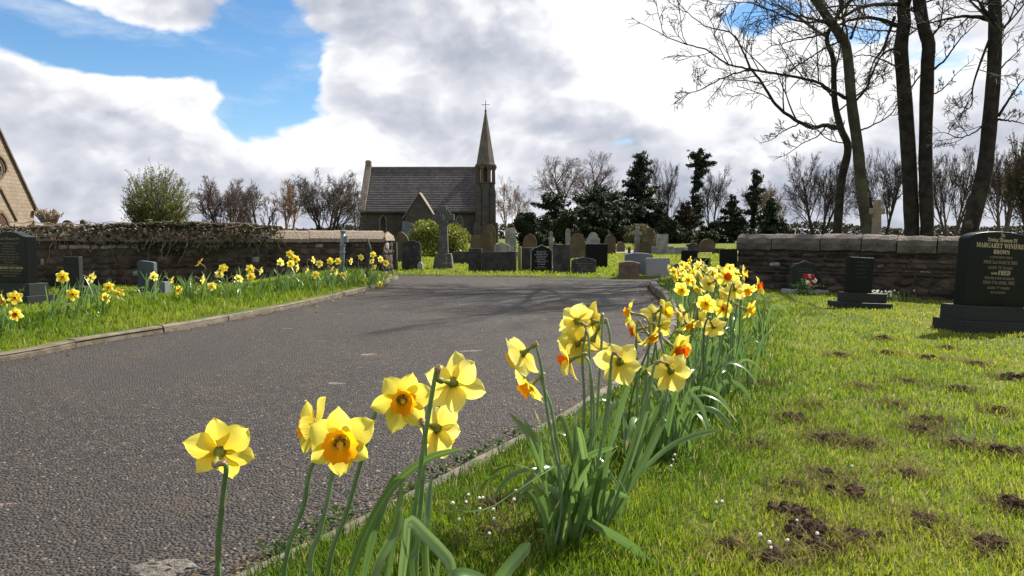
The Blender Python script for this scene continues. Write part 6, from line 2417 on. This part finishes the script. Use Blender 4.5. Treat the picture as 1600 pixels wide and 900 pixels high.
# ---- the row behind: (label, u, v, depth, facing, kind)
mid2 = [
    ('upright daffodil with an orange cup facing left, tallest behind the stacked three', 984, 489, 2.35, (-.88, .05, .15), 'orange'),
    ('daffodil facing left with an orange cup just under the tall upright one', 994, 516, 2.30, (-.72, .20, -.25), 'deep'),
    ('nodding daffodil seen from behind beside the kerb bend', 1022, 492, 2.42, (-.25, .75, -.45), 'pale'),
    ('small golden cupped daffodil facing the camera by the kerb bend', 1038, 487, 2.50, (.38, -.85, .0), 'yellow'),
    ('daffodil with an orange cup facing down right below the nodding pair', 1016, 526, 2.28, (.45, -.25, -.55), 'orange'),
    ('daffodil turned away between the nodding pair and the kerb', 1030, 508, 2.44, (.35, .60, -.45), 'yellow'),
    ('pale daffodil nodding right of the kerb bend', 1068, 490, 2.62, (-.45, .35, -.45), 'pale'),
    ('daffodil showing a golden cup underneath the one right of the kerb bend', 1074, 507, 2.60, (.35, -.30, -.60), 'orange'),
    ('daffodil half hidden behind the golden cupped one', 1090, 498, 2.75, (.15, .5, -.5), 'yellow'),
    ('large star shaped daffodil seen from behind, before the long row', 1115, 511, 2.46, (.42, .62, -.48), 'pale'),
    ('flat daffodil with an orange eye facing the camera in the row', 1130, 482, 2.95, (.02, -.97, .12), 'orange'),
    ('daffodil facing left with a golden trumpet, left of the orange eyed one', 1104, 474, 3.00, (-.45, -.75, -.25), 'yellow'),
    ('single daffodil nodding left of the row beside the round kerb', 1066, 452, 3.70, (-.35, -.70, -.4), 'yellow'),
    ('golden daffodil in profile at the right edge of the row', 1169, 484, 3.00, (.62, -.48, -.22), 'yellow'),
    ('daffodil facing right with an orange cup, furthest right of the row', 1184, 447, 3.30, (.84, -.40, .18), 'deep'),
    ('orange cupped daffodil just inside the furthest right one', 1167, 453, 3.20, (.10, -.60, -.55), 'orange'),
    ('big pale daffodil seen from behind under the deep orange eyed one', 1148, 452, 2.95, (.30, .72, -.30), 'pale'),
    ('daffodil with a deep orange eye facing the camera, top of the row', 1136, 433, 3.25, (-.08, -.96, .14), 'deep'),
    ('pale daffodil facing right at the top of the row', 1160, 428, 3.50, (.70, -.30, .05), 'pale'),
    ('pale daffodil turned away left of the deep orange eyed one', 1108, 443, 3.35, (-.25, .78, -.2), 'pale'),
    ('yellow daffodil nodding left of the turned away pale one', 1092, 450, 3.55, (-.5, .1, -.5), 'yellow'),
    ('yellow daffodil low in the row under the big pale one', 1136, 458, 3.10, (-.3, .5, -.5), 'yellow'),
]
for lab, u, v, Y, f, kd in mid2:
    c = P(u, v, Y)
    cx = float(krx(Y)) + .62
    fx_ = cx + (c.x - cx) * .45 + random.gauss(0, .03)
    daffodil(lab, u, v, Y, f, kd, (fx_, Y + random.gauss(.03, .05)), group=ROW, leaves=4, leaf_l=(.22, .36), far=False)
dense = [(1084, 428, 4.6), (1098, 432, 4.3), (1113, 428, 4.4), (1124, 424, 4.7), (1076, 437, 4.4), (1090, 420, 5.1), (1068, 422, 5.4), (1102, 418, 5.5), (1140, 421, 4.9), (1150, 427, 4.4), (1117, 437, 4.0), (1085, 441, 4.2)]
for u, v, Y in dense:
    c = P(u, v, Y)
    cx = float(krx(Y)) + .60
    daffodil('yellow daffodil crowded in the dense middle of the right row', u, v, Y, (random.uniform(-.8, .6), random.uniform(-.9, .6), random.uniform(-.45, .1)), random.choice(('yellow', 'pale', 'yellow', 'orange')),
             (cx + (c.x - cx) * .6, Y + random.gauss(0, .08)), group='daffodils crowded in the middle of the right row', leaves=4, far=True, leaf_l=(.24, .36))
farr = [(1046, 419, 7.6), (1055, 434, 7.0), (1066, 414, 7.2), (1079, 407, 6.8), (1074, 416, 6.4), (1090, 415, 6.0), (1062, 425, 6.2), (1052, 424, 6.8), (1083, 424, 5.8), (1106, 424, 5.6), (1068, 431, 5.8), (1098, 410, 6.3)]
for u, v, Y in farr:
    c = P(u, v, Y)
    daffodil('small yellow daffodil at the far end of the right row before the graves', u, v, Y, (random.uniform(-.8, .6), random.uniform(-.9, .5), random.uniform(-.4, .1)), random.choice(('yellow', 'pale', 'yellow')),
             (c.x + random.gauss(.03, .03), Y + random.gauss(0, .1)), group='daffodils at the far end of the right row', leaves=4, far=True, leaf_l=(.24, .36))

# ---- the left verge
LV = 'daffodils on the left verge'
left = [
    ('leftmost daffodil with an orange cup, pair at the left edge', 8, 470, 5.25, (-.75, -.55, -.3), 'deep', -14, 535),
    ('pale daffodil with an orange cup, right of the pair at the left edge', 23, 465, 5.25, (.45, -.75, -.15), 'orange', -4, 535),
    ('small orange daffodil under the pair at the left edge', 25, 491, 5.25, (.1, -.9, -.1), 'deep', 8, 535),
    ('tall single daffodil before the bright edged headstone', 98, 433, 6.0, (.30, -.90, .15), 'orange', 82, 505),
    ('pale daffodil nodding right of the bright edged headstone', 142, 434, 6.3, (.35, .65, -.2), 'pale', 100, 506),
    ('low orange daffodil with open petals left of the leaning leaves', 114, 460, 6.0, (.35, -.85, .1), 'orange', 88, 510),
    ('golden daffodil facing the camera, upper left of the triangle of three', 170, 449, 6.6, (.1, -.95, .1), 'orange', 152, 492),
    ('golden daffodil at the right of the triangle of three', 185, 458, 6.6, (.5, -.75, .1), 'orange', 156, 495),
    ('orange daffodil lowest of the triangle of three', 166, 465, 6.5, (-.2, -.85, -.1), 'deep', 150, 495),
    ('pale daffodil before the grey green headstone', 240, 432, 7.6, (.2, .85, .25), 'pale', 224, 478),
    ('large pale daffodil nodding right beside the square block', 267, 438, 7.4, (.55, .45, -.4), 'pale', 232, 480),
    ('small yellow daffodil low in the grass right of the square block', 279, 453, 7.6, (.1, -.8, -.1), 'yellow', 274, 478),
    ('highest daffodil of the left verge with its red cup turned left', 312, 411, 7.5, (-.75, -.15, .55), 'deep', 290, 470),
    ('pale daffodil leaning right under the highest left one', 316, 436, 7.5, (.6, .4, -.2), 'pale', 292, 473),
    ('small pale daffodil nodding right of the highest left one', 331, 447, 7.6, (.55, -.6, -.2), 'pale', 300, 474),
    ('pale daffodil standing alone above its nodding neighbour', 349, 419, 7.9, (.3, -.5, .3), 'yellow', 353, 470),
    ('nodding pale neighbour below the lone standing daffodil', 343, 428, 7.9, (-.3, .4, -.5), 'pale', 330, 470),
    ('pale daffodil open upwards between the two left clumps', 373, 435, 8.1, (.05, .4, .2), 'pale', 366, 468),
    ('golden daffodil top of the three by the dark wall', 391, 420, 8.4, (.4, -.8, 0), 'yellow', 372, 466),
    ('orange daffodil below the golden one by the dark wall', 392, 432, 8.3, (.2, -.92, .1), 'orange', 370, 467),
    ('pale daffodil nodding right of the three by the dark wall', 407, 423, 8.5, (.6, .4, -.2), 'pale', 376, 467),
    ('pale daffodil at the left end of the long left clump', 438, 410, 9.1, (.3, .75, .1), 'pale', 429, 458),
    ('bright orange eyed daffodil, highest of the long left clump', 453, 397, 9.2, (.3, -.9, .2), 'orange', 441, 456),
    ('orange daffodil right below the highest of the long left clump', 462, 405, 9.3, (.2, -.9, .1), 'orange', 448, 455),
    ('orange daffodil lower left of the highest of the long left clump', 454, 412, 9.2, (0, -.95, 0), 'orange', 444, 456),
    ('pale daffodil facing right under the orange ones of the long left clump', 464, 418, 9.3, (.5, .4, -.1), 'pale', 452, 455),
    ('pale daffodil nodding right in the long left clump', 479, 422, 9.5, (.6, .3, -.2), 'pale', 464, 453),
    ('pale daffodil before bare wall left of the clustered ones', 489, 406, 9.7, (.5, .3, 0), 'pale', 482, 452),
    ('pale daffodil at the left of the cluster by the pipe post', 499, 412, 9.9, (.3, -.6, 0), 'pale', 490, 450),
    ('golden daffodil in the middle of the cluster by the pipe post', 516, 408, 10.2, (.2, -.9, .1), 'yellow', 508, 448),
    ('pale daffodil hanging under the golden one by the pipe post', 518, 420, 10.1, (.4, .2, -.4), 'pale', 512, 448),
    ('golden daffodil just left of the pipe post', 528, 408, 10.5, (.1, -.95, .1), 'yellow', 524, 446),
    ('pale daffodil low at the left of the pipe post', 525, 425, 10.1, (.5, .2, -.2), 'pale', 518, 448),
    ('small orange daffodil lowest in the long left clump', 493, 429, 9.6, (.1, -.95, 0), 'orange', 492, 452),
    ('pale daffodil low in front of the pipe post', 537, 430, 10.4, (.2, -.85, 0), 'yellow', 536, 447),
    ('pale daffodil right of the pipe post before dark wall', 548, 408, 10.9, (.5, .4, -.2), 'pale', 546, 442),
    ('pale daffodil standing left of the thin dark upright', 564, 402, 11.2, (.4, -.4, .2), 'pale', 562, 440),
    ('golden daffodil top of the bunch by the wall end', 583, 398, 11.6, (.1, -.9, .2), 'yellow', 582, 438),
    ('pale daffodil in the middle of the bunch by the wall end', 581, 408, 11.4, (.3, .5, -.3), 'pale', 580, 438),
    ('orange tinged daffodil nearest the lit wall end', 603, 411, 11.7, (.1, -.9, 0), 'yellow', 601, 437),
    ('pale yellow daffodil just left of the lit wall end', 595, 405, 11.6, (-.3, -.7, 0), 'pale', 592, 437),
    ('pale daffodil low in the bunch by the wall end', 584, 417, 11.3, (.2, .4, -.4), 'pale', 583, 438),
    ('fallen daffodil lying over the left kerb at the corner', 594, 444, 11.2, (.3, -.8, -.2), 'yellow', 590, 441),
]
for lab, u, v, Y, f, kd, ub, vb in left:
    g = G(ub, vb, .10)
    daffodil(lab, u, v, Y, f, kd, (P(ub, 400, Y).x, Y + random.gauss(0, .06)), group=LV, leaves=4, far=True, leaf_l=(.24, .38), s=1.2)
for u0, Y0, n_ in ((90, 6.0, 3), (155, 6.6, 3), (232, 7.4, 3), (295, 7.5, 4), (372, 8.2, 3), (450, 9.2, 6), (510, 10.0, 6), (560, 11.0, 5), (590, 11.4, 4)):
    # plants in leaf only, thickening the clumps
    x = P(u0, 400, Y0).x
    for q in range(n_):
        bx, by = x + random.gauss(0, .12), Y0 + random.gauss(0, .15)
        r = thing('daffodil_plant', 'daffodil plant in leaf only within the clumps of the left verge', 'daffodil', (bx, by, zg(bx, by)), group='flowerless daffodil plants on the left verge')
        for _ in range(4):
            add_leaf(r, r.location, True, (.2, .36), random.gauss(.3, 1.0))
for q in range(16):
    Y0 = random.uniform(2.4, 6.5)
    bx = float(krx(Y0)) + .62 + random.gauss(0, .10)
    r = thing('daffodil_plant', 'daffodil plant in leaf only within the right row', 'daffodil', (bx, Y0, zg(bx, Y0)), group='flowerless daffodil plants in the right row')
    for _ in range(5):
        add_leaf(r, r.location, False, (.22, .36))

# ---- daisies shut in the grass
b = MB()
b.lathe([(.0012, -.02), (.0015, 0), (.0045, .002), (.0066, .007), (.0058, .012), (.003, .0145), (0, .0148)], 8)
DAISY = b.mesh('daisy', [WHITEP], smooth=True)
DGREEN = mat('daisy_stalk', (0.07, 0.12, 0.03), rough=.6)
b = MB()
b.tube([(0, 0, -.04), (.002, 0, -.02), (0, 0, 0)], .0009, 5)
b.lathe([(.001, -.001), (.005, .002), (.006, .005), (.0055, .0052)], 8)
DSTALK = b.mesh('stalk', DGREEN, smooth=True)
spots = [(708, 793), (727, 793), (748, 788), (732, 780), (754, 788), (806, 782), (803, 795), (770, 808), (772, 822), (765, 845), (718, 822), (749, 806),
         (1052, 727), (1055, 720), (1080, 640), (1107, 668), (1118, 797), (1127, 796), (1186, 850), (1203, 862), (1205, 870), (1230, 858), (1245, 826), (1189, 850),
         (1142, 600), (1155, 590), (1170, 572), (1175, 545), (1095, 610), (1088, 625), (1120, 588), (1185, 560), (1065, 675), (1048, 738), (1297, 618), (1330, 740), (1278, 848), (1122, 650), (1168, 555), (1142, 622), (1160, 560)]
for i, (u, v) in enumerate(spots):
    g = G(u, v, .075)
    x, y = g.x, g.y
    if x < float(krx(y)) + .08:
        continue
    o = link('daisy', DAISY, None, (x, y, zg(x, y) + .038))
    k = random.uniform(.5, .8) * (.95 if y < 3 else 1.1)
    o.scale = (k, k, k)
    o.rotation_euler = (random.uniform(-.4, .4), random.uniform(-.4, .4), 0)
    tag(o, 'white closed daisy in the short grass beside the daffodil clumps', 'daisy', 'daisies in the right lawn')
    link('stalk', DSTALK, o)
for i in range(16):
    Y0 = random.uniform(5.2, 10.5)
    x = float(klx(Y0)) - random.uniform(.25, 1.2)
    o = link('daisy', DAISY, None, (x, Y0, zg(x, Y0) + .075))
    o.scale = (1.0, 1.0, 1.0)
    tag(o, 'tiny white daisy in the grass bank behind the left kerb', 'daisy', 'daisies on the left verge')
    link('stalk', DSTALK, o)

# ---- small weeds rooted along the right kerb
WEED = tinted('weed_leaf', [(0, (0.03, 0.07, 0.012)), (1, (0.09, 0.14, 0.03))], .4, .5, .3)
wp = []
for u, v in ((432, 862), (470, 842), (505, 822), (538, 806), (690, 738), (730, 718), (752, 712), (640, 766), (775, 700), (812, 678)):
    g = G(u, v, .01)
    wp.append(rng.normal(size=(38, 3)) * (.022, .016, .010) + (g.x, g.y, .022))
leaf_cards(0, np.concatenate(wp), .015, WEED, 'weeds', None, up=.3, aspect=.8)

# lettering becomes mesh, so that each line of an inscription is an object like any other
bpy.context.view_layer.update()
dg = bpy.context.evaluated_depsgraph_get()
for o in [o for o in COL.objects if o.type == 'FONT']:
    me = bpy.data.meshes.new_from_object(o.evaluated_get(dg))
    n = link('inscription', me, o.parent, o.location.copy(), o.rotation_euler.copy())
    n.scale = o.scale
    bpy.data.objects.remove(o)
